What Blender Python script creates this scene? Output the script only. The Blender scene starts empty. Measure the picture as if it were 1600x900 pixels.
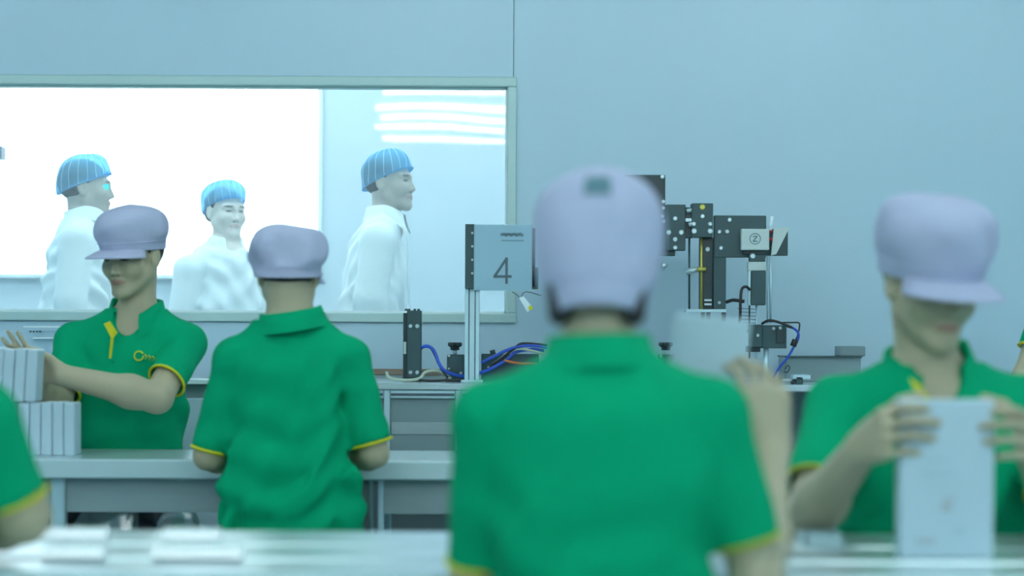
import bpy, math, random
import numpy as np

scene = bpy.context.scene
col = scene.collection
random.seed(7)

# ------------------------------------------------------------------ camera
F_PX = 3200.0            # focal length in pixels of the 1600 px wide frame
CAM_H = 1.125
HOR = 510.0              # image row of the horizon
ROLL = math.radians(0.3)
cd = bpy.data.cameras.new('camera')
cd.sensor_width = 36.0
cd.lens = F_PX / 1600 * 36.0
cd.shift_y = (HOR - 450.0) / 1600
cd.clip_start = 0.05
cd.dof.use_dof = True
cd.dof.focus_distance = 7.3
cd.dof.aperture_fstop = 2.1
cam = bpy.data.objects.new('camera', cd)
col.objects.link(cam)
cam.location = (0, 0, CAM_H)
cam.rotation_euler = (math.pi / 2, -ROLL, 0)
scene.camera = cam

# ------------------------------------------------------------------ world, exposure
w = bpy.data.worlds.new('world')
scene.world = w
w.use_nodes = True
w.node_tree.nodes['Background'].inputs[0].default_value = (0.7, 0.9, 1.0, 1)
w.node_tree.nodes['Background'].inputs[1].default_value = 0.3
vs = scene.view_settings
vs.view_transform = 'Standard'
vs.look = 'None'
vs.gamma = 1.0
vs.exposure = 0.0
vs.use_curve_mapping = False
TUBE_L = 33.0            # radiance of the fluorescent tubes in the workroom
CORR_L = 15.0            # radiance of the corridor's ceiling lamps
BRIGHT_PANE = 2.6        # radiance of the frosted daylight pane behind the corridor
LIGHT_COL = (0.86, 1.0, 1.0)


# ------------------------------------------------------------------ helpers
def V(*a):
    return np.array(a, dtype=np.float64)


def nrm(v):
    v = np.asarray(v, dtype=np.float64)
    return v / np.linalg.norm(v)


def P(x, y, d):
    """world point seen at image point (x, y) of the 1600x900 frame at distance d"""
    dx, dy = x - 800.0, HOR - y
    c, s = math.cos(ROLL), math.sin(ROLL)
    return V((dx * c - dy * s) / F_PX * d, d, CAM_H + (dy * c + dx * s) / F_PX * d)


def ZY(y, d):
    return CAM_H + (HOR - y) / F_PX * d


def XX(x, d):
    return (x - 800.0) / F_PX * d


MATS = {}


def material(name, color, rough=0.5, metal=0.0, noise=0.0, scale=20.0, bump=0.0, bscale=60.0,
             spec=0.5, emit=None, sheen=0.0, stretch=None, sss=0.0):
    m = bpy.data.materials.new(name)
    m.use_nodes = True
    nt = m.node_tree
    b = nt.nodes['Principled BSDF']
    b.inputs['Base Color'].default_value = (*color, 1)
    b.inputs['Roughness'].default_value = rough
    b.inputs['Metallic'].default_value = metal
    b.inputs['Specular IOR Level'].default_value = spec
    if sheen:
        b.inputs['Sheen Weight'].default_value = sheen
    if sss:
        b.inputs['Subsurface Weight'].default_value = sss
        b.inputs['Subsurface Scale'].default_value = 0.01
    if emit:
        b.inputs['Emission Color'].default_value = (*emit[0], 1)
        b.inputs['Emission Strength'].default_value = emit[1]
    if noise or bump:
        tc = nt.nodes.new('ShaderNodeTexCoord')
        mp = nt.nodes.new('ShaderNodeMapping')
        if stretch:
            mp.inputs['Scale'].default_value = stretch
        nt.links.new(tc.outputs['Object'], mp.inputs['Vector'])
    if noise:
        n = nt.nodes.new('ShaderNodeTexNoise')
        n.inputs['Scale'].default_value = scale
        n.inputs['Detail'].default_value = 4
        nt.links.new(mp.outputs[0], n.inputs['Vector'])
        mix = nt.nodes.new('ShaderNodeMix')
        mix.data_type = 'RGBA'
        mix.inputs[6].default_value = (*[max(0, c * (1 - noise)) for c in color], 1)
        mix.inputs[7].default_value = (*[min(1, c * (1 + noise)) for c in color], 1)
        nt.links.new(n.outputs['Fac'], mix.inputs[0])
        nt.links.new(mix.outputs[2], b.inputs['Base Color'])
    if bump:
        n2 = nt.nodes.new('ShaderNodeTexNoise')
        n2.inputs['Scale'].default_value = bscale
        n2.inputs['Detail'].default_value = 3
        nt.links.new(mp.outputs[0], n2.inputs['Vector'])
        bp = nt.nodes.new('ShaderNodeBump')
        bp.inputs['Strength'].default_value = bump
        bp.inputs['Distance'].default_value = 0.01
        nt.links.new(n2.outputs['Fac'], bp.inputs['Height'])
        nt.links.new(bp.outputs[0], b.inputs['Normal'])
    MATS[name] = m
    return m


material('wall', (0.455, 0.645, 0.755), 0.42, noise=0.03, scale=1.5)
material('wall_joint', (0.40, 0.58, 0.68), 0.6)
material('ceiling', (0.62, 0.76, 0.80), 0.8, noise=0.03, scale=3)
material('floor', (0.25, 0.36, 0.38), 0.35, noise=0.06, scale=2)
material('frame', (0.47, 0.66, 0.65), 0.45, noise=0.03)
material('corridor_wall', (0.58, 0.68, 0.74), 0.5, noise=0.02, scale=2)
material('corridor_trim', (0.80, 0.90, 0.93), 0.4)
material('tube', (1, 1, 1), 0.5, emit=(LIGHT_COL, TUBE_L))
material('corridor_tube', (1, 1, 1), 0.5, emit=((0.80, 0.96, 1.0), CORR_L))
material('fixture', (0.75, 0.8, 0.8), 0.35, noise=0.02)
material('bright_pane', (1, 1, 1), 0.5, emit=((0.96, 1.0, 1.0), BRIGHT_PANE))
material('shirt', (0.0, 0.345, 0.155), 0.85, noise=0.05, scale=9, bump=0.3, bscale=14, spec=0.10)
material('shirt_dark', (0.0, 0.22, 0.10), 0.8, spec=0.2, noise=0.05)
material('yellow', (0.62, 0.60, 0.01), 0.7, noise=0.08, scale=40)
material('yellow_dull', (0.40, 0.45, 0.03), 0.7, noise=0.08, scale=40)
material('cap', (0.47, 0.505, 0.68), 0.85, noise=0.05, scale=14, bump=0.35, bscale=22, spec=0.2)
material('cap_vent', (0.11, 0.22, 0.26), 0.9, noise=0.1, scale=200)
material('hair', (0.016, 0.016, 0.018), 0.55, noise=0.3, scale=60, bump=0.5, bscale=120)
material('trousers', (0.05, 0.06, 0.08), 0.8, noise=0.1, scale=12)
material('shoe', (0.6, 0.62, 0.64), 0.6, noise=0.05)
material('coat', (0.84, 0.92, 0.95), 0.8, noise=0.04, scale=6, bump=0.3, bscale=14, spec=0.2)
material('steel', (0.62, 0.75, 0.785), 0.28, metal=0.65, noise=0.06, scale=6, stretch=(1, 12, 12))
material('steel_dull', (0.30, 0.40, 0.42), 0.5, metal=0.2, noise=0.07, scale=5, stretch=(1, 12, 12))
material('polished', (0.85, 0.90, 0.93), 0.10, metal=1.0, noise=0.02, scale=8)
material('worktop', (0.58, 0.72, 0.76), 0.25, metal=0.45, noise=0.05, scale=4, stretch=(1, 8, 8))
material('worktop_edge', (0.55, 0.72, 0.76), 0.4, metal=0.2, noise=0.05, scale=4)
material('alu', (0.50, 0.70, 0.77), 0.35, metal=0.35, noise=0.04, scale=10)
material('alu_slot', (0.06, 0.10, 0.13), 0.5, noise=0.1)
material('dark_metal', (0.024, 0.070, 0.080), 0.45, noise=0.15, scale=12)
material('dark_metal_b', (0.012, 0.034, 0.042), 0.4, noise=0.15, scale=12)
material('bolt', (0.50, 0.62, 0.66), 0.3, metal=0.6, noise=0.05)
material('brass', (0.45, 0.42, 0.08), 0.35, metal=0.5, noise=0.05)
material('panel_grey', (0.20, 0.29, 0.31), 0.22, noise=0.10, scale=3, stretch=(1, 1, 6))
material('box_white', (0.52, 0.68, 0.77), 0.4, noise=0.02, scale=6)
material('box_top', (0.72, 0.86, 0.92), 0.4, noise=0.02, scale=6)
material('box_print', (0.46, 0.52, 0.57), 0.5, noise=0.1, scale=50)
material('box_print_pale', (0.46, 0.61, 0.70), 0.5, noise=0.1, scale=50)
material('print_dark', (0.02, 0.05, 0.07), 0.6, noise=0.05)
material('print_grey', (0.10, 0.20, 0.25), 0.6, noise=0.05)
material('paper', (0.36, 0.55, 0.68), 0.35, noise=0.04, scale=15)
material('cable_blue', (0.02, 0.09, 0.55), 0.4, noise=0.1)
material('cable_black', (0.012, 0.016, 0.02), 0.5, noise=0.1)
material('cable_orange', (0.60, 0.16, 0.04), 0.5, noise=0.1)
material('hose_cream', (0.45, 0.55, 0.45), 0.4, noise=0.1)
material('brown_rail', (0.20, 0.15, 0.11), 0.5, noise=0.2, scale=8)
material('plate_white', (0.52, 0.64, 0.64), 0.45, noise=0.04)
material('red', (0.5, 0.02, 0.02), 0.5, noise=0.05)
material('white_tray', (0.78, 0.92, 0.97), 0.3, noise=0.02)
material('stool_metal', (0.4, 0.45, 0.47), 0.35, metal=0.6, noise=0.05)
material('stool_seat', (0.03, 0.05, 0.07), 0.6, noise=0.1)
material('net_pleat', (0.55, 0.82, 0.96), 0.8, noise=0.05)
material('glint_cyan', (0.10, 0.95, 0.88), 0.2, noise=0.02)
material('latch', (0.06, 0.12, 0.16), 0.5, noise=0.05)


def glass_material(name, tint, gloss, frost, wave, rough=0.02):
    m = bpy.data.materials.new(name)
    m.use_nodes = True
    nt = m.node_tree
    nt.nodes.remove(nt.nodes['Principled BSDF'])
    out = nt.nodes['Material Output']
    tr = nt.nodes.new('ShaderNodeBsdfTransparent')
    tr.inputs[0].default_value = (*tint, 1)
    gl = nt.nodes.new('ShaderNodeBsdfGlossy')
    gl.inputs['Roughness'].default_value = rough
    a = nt.nodes.new('ShaderNodeMixShader')
    a.inputs[0].default_value = gloss
    nt.links.new(tr.outputs[0], a.inputs[1])
    nt.links.new(gl.outputs[0], a.inputs[2])
    last = a
    if frost:
        tl = nt.nodes.new('ShaderNodeBsdfTranslucent')
        tl.inputs[0].default_value = (0.9, 0.97, 1, 1)
        b = nt.nodes.new('ShaderNodeMixShader')
        b.inputs[0].default_value = frost
        nt.links.new(a.outputs[0], b.inputs[1])
        nt.links.new(tl.outputs[0], b.inputs[2])
        last = b
    if wave:
        tc = nt.nodes.new('ShaderNodeTexCoord')
        mp = nt.nodes.new('ShaderNodeMapping')
        mp.inputs['Scale'].default_value = (2.2, 1.0, 3.2)
        nz = nt.nodes.new('ShaderNodeTexNoise')
        nz.inputs['Scale'].default_value = 1.0
        nz.inputs['Detail'].default_value = 0.0
        bp = nt.nodes.new('ShaderNodeBump')
        bp.inputs['Strength'].default_value = 1.0
        bp.inputs['Distance'].default_value = wave
        nt.links.new(tc.outputs['Object'], mp.inputs[0])
        nt.links.new(mp.outputs[0], nz.inputs['Vector'])
        nt.links.new(nz.outputs['Fac'], bp.inputs['Height'])
        nt.links.new(bp.outputs[0], gl.inputs['Normal'])
    nt.links.new(last.outputs[0], out.inputs[0])
    MATS[name] = m
    return m


glass_material('pane_glass', (0.97, 1.0, 1.0), 0.040, 0.05, 0.0013)
glass_material('sleeve_plastic', (0.97, 1, 1), 0.10, 0.04, 0.004, 0.12)
glass_material('wrap_plastic', (0.80, 0.9, 0.9), 0.30, 0.15, 0.01, 0.15)
glass_material('bouffant', (0.42, 0.76, 0.95), 0.03, 0.0, 0.0)
# the hair net is a thin woven cloth: part see-through, part diffuse
_m = MATS['bouffant']
_nt = _m.node_tree
_out = _nt.nodes['Material Output']
_df = _nt.nodes.new('ShaderNodeBsdfDiffuse')
_df.inputs[0].default_value = (0.22, 0.60, 0.88, 1)
_tl = _nt.nodes.new('ShaderNodeBsdfTranslucent')
_tl.inputs[0].default_value = (0.25, 0.66, 0.92, 1)
_mx = _nt.nodes.new('ShaderNodeMixShader')
_mx.inputs[0].default_value = 0.35
_nt.links.new(_df.outputs[0], _mx.inputs[1])
_nt.links.new(_tl.outputs[0], _mx.inputs[2])
_m2 = _nt.nodes.new('ShaderNodeMixShader')
_m2.inputs[0].default_value = 0.50
_src = _out.inputs[0].links[0].from_socket
_nt.links.new(_src, _m2.inputs[1])
_nt.links.new(_mx.outputs[0], _m2.inputs[2])
_nt.links.new(_m2.outputs[0], _out.inputs[0])


def skin_material(name, base, lipc):
    """skin; the attribute 'hl' holds head-local coordinates so that lips, brows and eyes get their own colour"""
    m = material(name, base, 0.5, noise=0.05, scale=20, spec=0.35)
    nt = m.node_tree
    b = nt.nodes['Principled BSDF']
    at = nt.nodes.new('ShaderNodeAttribute')
    at.attribute_name = 'hl'
    ab = nt.nodes.new('ShaderNodeVectorMath')
    ab.operation = 'MULTIPLY'
    ab.inputs[1].default_value = (1, 1, 1)
    sx = nt.nodes.new('ShaderNodeSeparateXYZ')
    nt.links.new(at.outputs['Vector'], sx.inputs[0])
    mabs = nt.nodes.new('ShaderNodeMath')
    mabs.operation = 'ABSOLUTE'
    nt.links.new(sx.outputs[0], mabs.inputs[0])
    front = nt.nodes.new('ShaderNodeMath')
    front.operation = 'GREATER_THAN'
    nt.links.new(sx.outputs[1], front.inputs[0])
    front.inputs[1].default_value = 0.045
    cmb = nt.nodes.new('ShaderNodeCombineXYZ')
    nt.links.new(mabs.outputs[0], cmb.inputs[0])
    nt.links.new(sx.outputs[2], cmb.inputs[2])
    cur = b.inputs['Base Color'].links[0].from_socket
    for (cx, cz, rx, rz, colr, amt) in [
            (0.0, -0.066, 0.024, 0.009, lipc, 0.8),
            (0.034, 0.021, 0.019, 0.0045, (0.03, 0.027, 0.025), 0.8),
            (0.032, 0.0005, 0.014, 0.0045, (0.035, 0.03, 0.03), 0.85),
            (0.010, -0.046, 0.005, 0.003, (0.10, 0.06, 0.05), 0.6)]:
        sb = nt.nodes.new('ShaderNodeVectorMath')
        sb.operation = 'SUBTRACT'
        sb.inputs[1].default_value = (cx, 0, cz)
        dv = nt.nodes.new('ShaderNodeVectorMath')
        dv.operation = 'DIVIDE'
        dv.inputs[1].default_value = (rx, 1, rz)
        ln = nt.nodes.new('ShaderNodeVectorMath')
        ln.operation = 'LENGTH'
        mr = nt.nodes.new('ShaderNodeMapRange')
        mr.interpolation_type = 'SMOOTHSTEP'
        mr.inputs['From Min'].default_value = 0.75
        mr.inputs['From Max'].default_value = 1.3
        mr.inputs['To Min'].default_value = amt
        mr.inputs['To Max'].default_value = 0.0
        mu = nt.nodes.new('ShaderNodeMath')
        mu.operation = 'MULTIPLY'
        mix = nt.nodes.new('ShaderNodeMix')
        mix.data_type = 'RGBA'
        mix.inputs[7].default_value = (*colr, 1)
        nt.links.new(cmb.outputs[0], sb.inputs[0])
        nt.links.new(sb.outputs[0], dv.inputs[0])
        nt.links.new(dv.outputs[0], ln.inputs[0])
        nt.links.new(ln.outputs['Value'], mr.inputs['Value'])
        nt.links.new(mr.outputs[0], mu.inputs[0])
        nt.links.new(front.outputs[0], mu.inputs[1])
        nt.links.new(mu.outputs[0], mix.inputs[0])
        nt.links.new(cur, mix.inputs[6])
        cur = mix.outputs[2]
    nt.links.new(cur, b.inputs['Base Color'])
    return m


skin_material('skin', (0.445, 0.40, 0.275), (0.36, 0.19, 0.15))
skin_material('skin_pale', (0.47, 0.42, 0.37), (0.46, 0.27, 0.25))
skin_material('skin_fair', (0.66, 0.60, 0.55), (0.60, 0.38, 0.36))  # lightened so the colour carries the glare veiling the woman


def link(o, parent=None):
    col.objects.link(o)
    if parent is not None:
        o.parent = parent
    return o


def tag(o, label=None, cat=None, group=None, kind=None):
    if label:
        o['label'] = label
    if cat:
        o['category'] = cat
    if group:
        o['group'] = group
    if kind:
        o['kind'] = kind
    return o


ORIGIN = {}


def empty(name, loc, label=None, cat=None, group=None, kind=None):
    o = bpy.data.objects.new(name, None)
    o.empty_display_size = 0.1
    o.location = tuple(float(c) for c in loc)
    link(o)
    ORIGIN[o.name] = np.array(loc, dtype=np.float64)
    tag(o, label, cat, group, kind)
    return o


def root_origin(o):
    while o is not None:
        if o.name in ORIGIN:
            return ORIGIN[o.name]
        o = o.parent
    return V(0, 0, 0)


def np_mesh(name, verts, faces, mat, parent=None, smooth=True, hl=None):
    """verts in world coordinates (N,3); faces (M,4) or (M,3) array"""
    verts = np.asarray(verts, dtype=np.float64) - root_origin(parent)
    faces = np.asarray(faces, dtype=np.int32)
    me = bpy.data.meshes.new(name)
    k = faces.shape[1]
    me.vertices.add(len(verts))
    me.vertices.foreach_set('co', verts.astype(np.float32).ravel())
    me.loops.add(faces.size)
    me.loops.foreach_set('vertex_index', faces.ravel())
    me.polygons.add(len(faces))
    me.polygons.foreach_set('loop_start', np.arange(0, faces.size, k, dtype=np.int32))
    me.polygons.foreach_set('loop_total', np.full(len(faces), k, dtype=np.int32))
    me.polygons.foreach_set('use_smooth', np.full(len(faces), smooth, dtype=bool))
    me.update(calc_edges=True)
    me.validate()
    if hl is not None:
        a = me.attributes.new('hl', 'FLOAT_VECTOR', 'POINT')
        a.data.foreach_set('vector', hl.astype(np.float32).ravel())
    me.materials.append(MATS[mat])
    return link(bpy.data.objects.new(name, me), parent)


class MB:
    """collects boxes, bars, tubes and grids; build() links them as one mesh object"""

    def __init__(s):
        s.v, s.f = [], []

    def add(s, v, f):
        n = len(s.v)
        s.v += [tuple(float(c) for c in p) for p in v]
        s.f += [tuple(i + n for i in q) for q in f]
        return s

    def box(s, x0, x1, y0, y1, z0, z1, b=0.0):
        x0, x1 = min(x0, x1), max(x0, x1)
        y0, y1 = min(y0, y1), max(y0, y1)
        z0, z1 = min(z0, z1), max(z0, z1)
        b = min(b, (x1 - x0) * .45, (y1 - y0) * .45, (z1 - z0) * .45)
        if b <= 0:
            v = [(x, y, z) for x in (x0, x1) for y in (y0, y1) for z in (z0, z1)]
            return s.add(v, [(0, 1, 3, 2), (4, 6, 7, 5), (0, 4, 5, 1), (2, 3, 7, 6), (0, 2, 6, 4), (1, 5, 7, 3)])
        v, idx = [], {}
        for sx in (0, 1):
            for sy in (0, 1):
                for sz in (0, 1):
                    X, Y, Z = (x0, x1)[sx], (y0, y1)[sy], (z0, z1)[sz]
                    ix, iy, iz = X + (b, -b)[sx], Y + (b, -b)[sy], Z + (b, -b)[sz]
                    for ax, p in ((0, (X, iy, iz)), (1, (ix, Y, iz)), (2, (ix, iy, Z))):
                        idx[(sx, sy, sz, ax)] = len(v)
                        v.append(p)
        f = []
        for ax in range(3):
            for sd in (0, 1):
                o = [(0, 0), (0, 1), (1, 1), (1, 0)]
                q = []
                for a_, b_ in o:
                    k = [a_, b_]
                    k.insert(ax, sd)
                    q.append(idx[(*k, ax)])
                f.append(tuple(q))
        for ax in range(3):
            o1, o2 = [i for i in range(3) if i != ax]
            for a_ in (0, 1):
                for b_ in (0, 1):
                    q = []
                    for e, face in ((0, o1), (1, o1), (1, o2), (0, o2)):
                        k = [0, 0, 0]
                        k[ax] = e
                        k[o1], k[o2] = a_, b_
                        q.append(idx[(*k, face)])
                    f.append(tuple(q))
        for sx in (0, 1):
            for sy in (0, 1):
                for sz in (0, 1):
                    f.append(tuple(idx[(sx, sy, sz, a)] for a in range(3)))
        return s.add(v, f)

    def tube(s, pts, r, n=10, cap=True):
        pts = [np.asarray(p, float) for p in pts]
        rr = r if hasattr(r, '__len__') else [r] * len(pts)
        up = None
        v, f = [], []
        for i, p in enumerate(pts):
            t = nrm(pts[min(i + 1, len(pts) - 1)] - pts[max(i - 1, 0)])
            if up is None:
                up = V(0, 0, 1) if abs(t[2]) < .9 else V(1, 0, 0)
            a = nrm(np.cross(t, up))
            up = np.cross(a, t)
            for k in range(n):
                th = 2 * math.pi * k / n
                v.append(p + rr[i] * (math.cos(th) * a + math.sin(th) * up))
        for i in range(len(pts) - 1):
            for k in range(n):
                k2 = (k + 1) % n
                f.append((i * n + k, i * n + k2, (i + 1) * n + k2, (i + 1) * n + k))
        if cap:
            f.append(tuple(range(n - 1, -1, -1)))
            f.append(tuple((len(pts) - 1) * n + k for k in range(n)))
        return s.add(v, f)

    def poly(s, pts, th):
        """flat polygon with thickness: pts list of 3D, th vector"""
        n = len(pts)
        th = np.asarray(th, float)
        v = [np.asarray(p, float) for p in pts] + [np.asarray(p, float) + th for p in pts]
        f = [tuple(range(n)), tuple(range(2 * n - 1, n - 1, -1))]
        f += [(i, i + n, (i + 1) % n + n, (i + 1) % n) for i in range(n)]
        return s.add(v, f)

    def grid(s, G, close_u=False):
        """G[i][j] points"""
        n, m = len(G), len(G[0])
        v = [p for row in G for p in row]
        f = []
        for i in range(n - 1):
            for j in range(m if close_u else m - 1):
                j2 = (j + 1) % m
                f.append((i * m + j, i * m + j2, (i + 1) * m + j2, (i + 1) * m + j))
        return s.add(v, f)

    def build(s, name, mat, parent=None, smooth=False, label=None, cat=None, group=None, kind=None):
        o_ = root_origin(parent)
        me = bpy.data.meshes.new(name)
        me.from_pydata([(p[0] - o_[0], p[1] - o_[1], p[2] - o_[2]) for p in s.v], [], s.f)
        me.update()
        import bmesh
        bm = bmesh.new()
        bm.from_mesh(me)
        bmesh.ops.recalc_face_normals(bm, faces=bm.faces)
        bm.to_mesh(me)
        bm.free()
        if smooth:
            me.polygons.foreach_set('use_smooth', [True] * len(me.polygons))
        me.materials.append(MATS[mat])
        o = link(bpy.data.objects.new(name, me), parent)
        return tag(o, label, cat, group, kind)


def bez(pts, n=8):
    """Catmull-Rom through pts"""
    pts = [np.asarray(p, float) for p in pts]
    pts = [2 * pts[0] - pts[1]] + pts + [2 * pts[-1] - pts[-2]]
    out = []
    for i in range(1, len(pts) - 2):
        a, b, c, d = pts[i - 1:i + 3]
        for k in range(n):
            t = k / n
            out.append(.5 * (2 * b + (c - a) * t + (2 * a - 5 * b + 4 * c - d) * t * t + (3 * b - a - 3 * c + d) * t ** 3))
    out.append(pts[-2])
    return out


def box_px(m, x0, y0, x1, y1, d0, d1, b=0.002):
    """a box whose front face at distance d0 covers the image rectangle"""
    a, c = P(x0, y0, d0), P(x1, y1, d0)
    return m.box(a[0], c[0], d0, d1, c[2], a[2], b)


# ------------------------------------------------------------------ implicit surfaces for bodies and cloth
class Field:
    def __init__(s, vox):
        s.vox, s.ops = vox, []

    def add(s, fn, lo, hi, k=0.02, op='u'):
        s.ops.append((fn, np.asarray(lo, float), np.asarray(hi, float), k, op))

    def cone(s, a, b, ra, rb, k=0.02, op='u'):
        a, b = np.asarray(a, float), np.asarray(b, float)
        ba = b - a
        L = max(ba @ ba, 1e-12)

        def fn(x, y, z):
            px, py, pz = x - a[0], y - a[1], z - a[2]
            t = np.clip((px * ba[0] + py * ba[1] + pz * ba[2]) / L, 0, 1)
            return np.sqrt((px - t * ba[0]) ** 2 + (py - t * ba[1]) ** 2 + (pz - t * ba[2]) ** 2) - (ra + (rb - ra) * t)
        r = max(ra, rb)
        s.add(fn, np.minimum(a, b) - r, np.maximum(a, b) + r, k, op)

    def ell(s, c, r, R=None, k=0.02, op='u'):
        c, r = np.asarray(c, float), np.asarray(r, float)
        R = np.eye(3) if R is None else R

        def fn(x, y, z):
            px, py, pz = x - c[0], y - c[1], z - c[2]
            q = [R[i, 0] * px + R[i, 1] * py + R[i, 2] * pz for i in range(3)]
            k0 = np.sqrt((q[0] / r[0]) ** 2 + (q[1] / r[1]) ** 2 + (q[2] / r[2]) ** 2)
            k1 = np.sqrt((q[0] / r[0] ** 2) ** 2 + (q[1] / r[1] ** 2) ** 2 + (q[2] / r[2] ** 2) ** 2) + 1e-9
            return k0 * (k0 - 1) / k1
        ext = np.sqrt(((R.T * r[None, :]) ** 2).sum(1))
        s.add(fn, c - ext, c + ext, k, op)

    def half(s, p, n, lo, hi, op='i'):
        """keep the side where (x-p).n < 0 inside the given region"""
        p, n = np.asarray(p, float), nrm(n)

        def fn(x, y, z):
            return (x - p[0]) * n[0] + (y - p[1]) * n[1] + (z - p[2]) * n[2]
        s.add(fn, lo, hi, 0.0, op)

    def mesh(s):
        vx = s.vox
        U = [o for o in s.ops if o[4] == 'u']
        lo = np.min([o[1] for o in U], axis=0) - 4 * vx
        hi = np.max([o[2] for o in U], axis=0) + 4 * vx
        dim = np.ceil((hi - lo) / vx).astype(int) + 1
        G = np.full(dim, 1.0, dtype=np.float32)
        ax = [(lo[i] + vx * np.arange(dim[i])).astype(np.float32) for i in range(3)]
        for fn, a, b, k, op in s.ops:
            m = k + 3 * vx
            i0 = np.maximum(np.floor((a - m - lo) / vx).astype(int), 0)
            i1 = np.minimum(np.ceil((b + m - lo) / vx).astype(int) + 1, dim)
            if (i1 <= i0).any():
                continue
            sl = tuple(slice(i0[i], i1[i]) for i in range(3))
            x = ax[0][sl[0]][:, None, None]
            y = ax[1][sl[1]][None, :, None]
            z = ax[2][sl[2]][None, None, :]
            d = fn(x, y, z).astype(np.float32)
            g = G[sl]
            if op == 'u':
                if k > 0:
                    h = np.maximum(k - np.abs(g - d), 0) / k
                    G[sl] = np.minimum(g, d) - h * h * k * .25
                else:
                    G[sl] = np.minimum(g, d)
            elif op == 's':
                d = -d
                if k > 0:
                    h = np.maximum(k - np.abs(g - d), 0) / k
                    G[sl] = np.maximum(g, d) + h * h * k * .25
                else:
                    G[sl] = np.maximum(g, d)
            elif op == 'i':
                G[sl] = np.maximum(g, np.broadcast_to(d, g.shape))
        return surface_nets(G, lo, vx)


def surface_nets(G, lo, vx):
    S = G < 0
    dim = np.array(G.shape)
    c = [slice(0, -1), slice(1, None)]
    cnt = np.zeros(dim - 1, dtype=np.int8)
    for i in (0, 1):
        for j in (0, 1):
            for k in (0, 1):
                cnt += S[c[i], c[j], c[k]]
    act = (cnt > 0) & (cnt < 8)
    idx = np.argwhere(act)
    n = len(idx)
    lut = np.full(dim - 1, -1, dtype=np.int32)
    lut[act] = np.arange(n, dtype=np.int32)
    acc = np.zeros((n, 3))
    num = np.zeros(n)
    for a in range(3):
        o1, o2 = [i for i in range(3) if i != a]
        for e1 in (0, 1):
            for e2 in (0, 1):
                off = np.zeros(3, int)
                off[o1], off[o2] = e1, e2
                p = idx + off
                q = p.copy()
                q[:, a] += 1
                g0 = G[p[:, 0], p[:, 1], p[:, 2]].astype(np.float64)
                g1 = G[q[:, 0], q[:, 1], q[:, 2]].astype(np.float64)
                m = (g0 < 0) != (g1 < 0)
                t = np.where(m, g0 / np.where(m, g0 - g1, 1), 0)
                pt = off[None, :].repeat(n, 0).astype(float)
                pt[:, a] = t
                acc[m] += pt[m]
                num[m] += 1
    verts = lo + vx * (idx + acc / num[:, None])
    faces = []
    for a in range(3):
        o1, o2 = (a + 1) % 3, (a + 2) % 3
        sl0 = [slice(1, -1)] * 3
        sl1 = [slice(1, -1)] * 3
        sl0[a] = slice(0, -1)
        sl1[a] = slice(1, None)
        A, B = S[tuple(sl0)], S[tuple(sl1)]
        e = np.argwhere(A != B)
        if not len(e):
            continue
        inside = A[e[:, 0], e[:, 1], e[:, 2]]
        p = e + 1
        p[:, a] -= 1
        quad = []
        for d1, d2 in ((-1, -1), (0, -1), (0, 0), (-1, 0)):
            q = p.copy()
            q[:, o1] += d1
            q[:, o2] += d2
            quad.append(lut[q[:, 0], q[:, 1], q[:, 2]])
        Q = np.stack(quad, 1)
        Q[~inside] = Q[~inside][:, ::-1]
        faces.append(Q)
    faces = np.concatenate(faces)
    faces = faces[(faces >= 0).all(1)]
    # one relaxation pass
    for _ in range(2):
        sm = np.zeros_like(verts)
        ct = np.zeros(len(verts))
        for k in range(4):
            i, j = faces[:, k], faces[:, (k + 1) % 4]
            for c_ in range(3):
                sm[:, c_] += np.bincount(i, verts[j, c_], len(verts)) + np.bincount(j, verts[i, c_], len(verts))
            ct += np.bincount(i, minlength=len(verts)) + np.bincount(j, minlength=len(verts))
        verts = verts * .5 + .5 * sm / np.maximum(ct, 1)[:, None]
    return verts, faces


def loft_fn(rows, yaw, n=2.3, grow=0.0, folds=None):
    """rows: (z, cx, cy, half width, half depth) from bottom to top"""
    rows = sorted(rows)
    R = np.array(rows, float)
    zs = np.linspace(R[0, 0], R[-1, 0], 240)
    T = np.stack([np.interp(zs, R[:, 0], R[:, i]) for i in range(1, 5)], 1)
    ker = np.ones(19) / 19
    for i in range(4):
        for _ in range(2):
            e = np.concatenate([np.full(9, T[0, i]), T[:, i], np.full(9, T[-1, i])])
            T[:, i] = np.convolve(e, ker, 'valid')
    cyw, syw = math.cos(yaw), math.sin(yaw)
    zlo, zhi = R[0, 0], R[-1, 0]

    def fn(x, y, z):
        zz = np.clip(z, zlo, zhi)
        cx, cy, ww, dd = [np.interp(zz, zs, T[:, i]).astype(np.float32) for i in range(4)]
        ww, dd = np.maximum(ww + grow, .01), np.maximum(dd + grow, .01)
        px, py = x - cx, y - cy
        qx, qy = cyw * px + syw * py, -syw * px + cyw * py
        r = (np.abs(qx / ww) ** n + np.abs(qy / dd) ** n) ** (1 / n)
        d = (r - 1) * np.minimum(ww, dd) * 0.85
        if folds is not None:
            d = d + folds(x, y, z)
        return np.maximum(np.maximum(d, z - zhi), zlo - z)
    m = max(R[:, 3].max(), R[:, 4].max()) + abs(grow) + .02
    lo = V(R[:, 1].min() - m, R[:, 2].min() - m, zlo)
    hi = V(R[:, 1].max() + m, R[:, 2].max() + m, zhi)
    return fn, lo, hi


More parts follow.
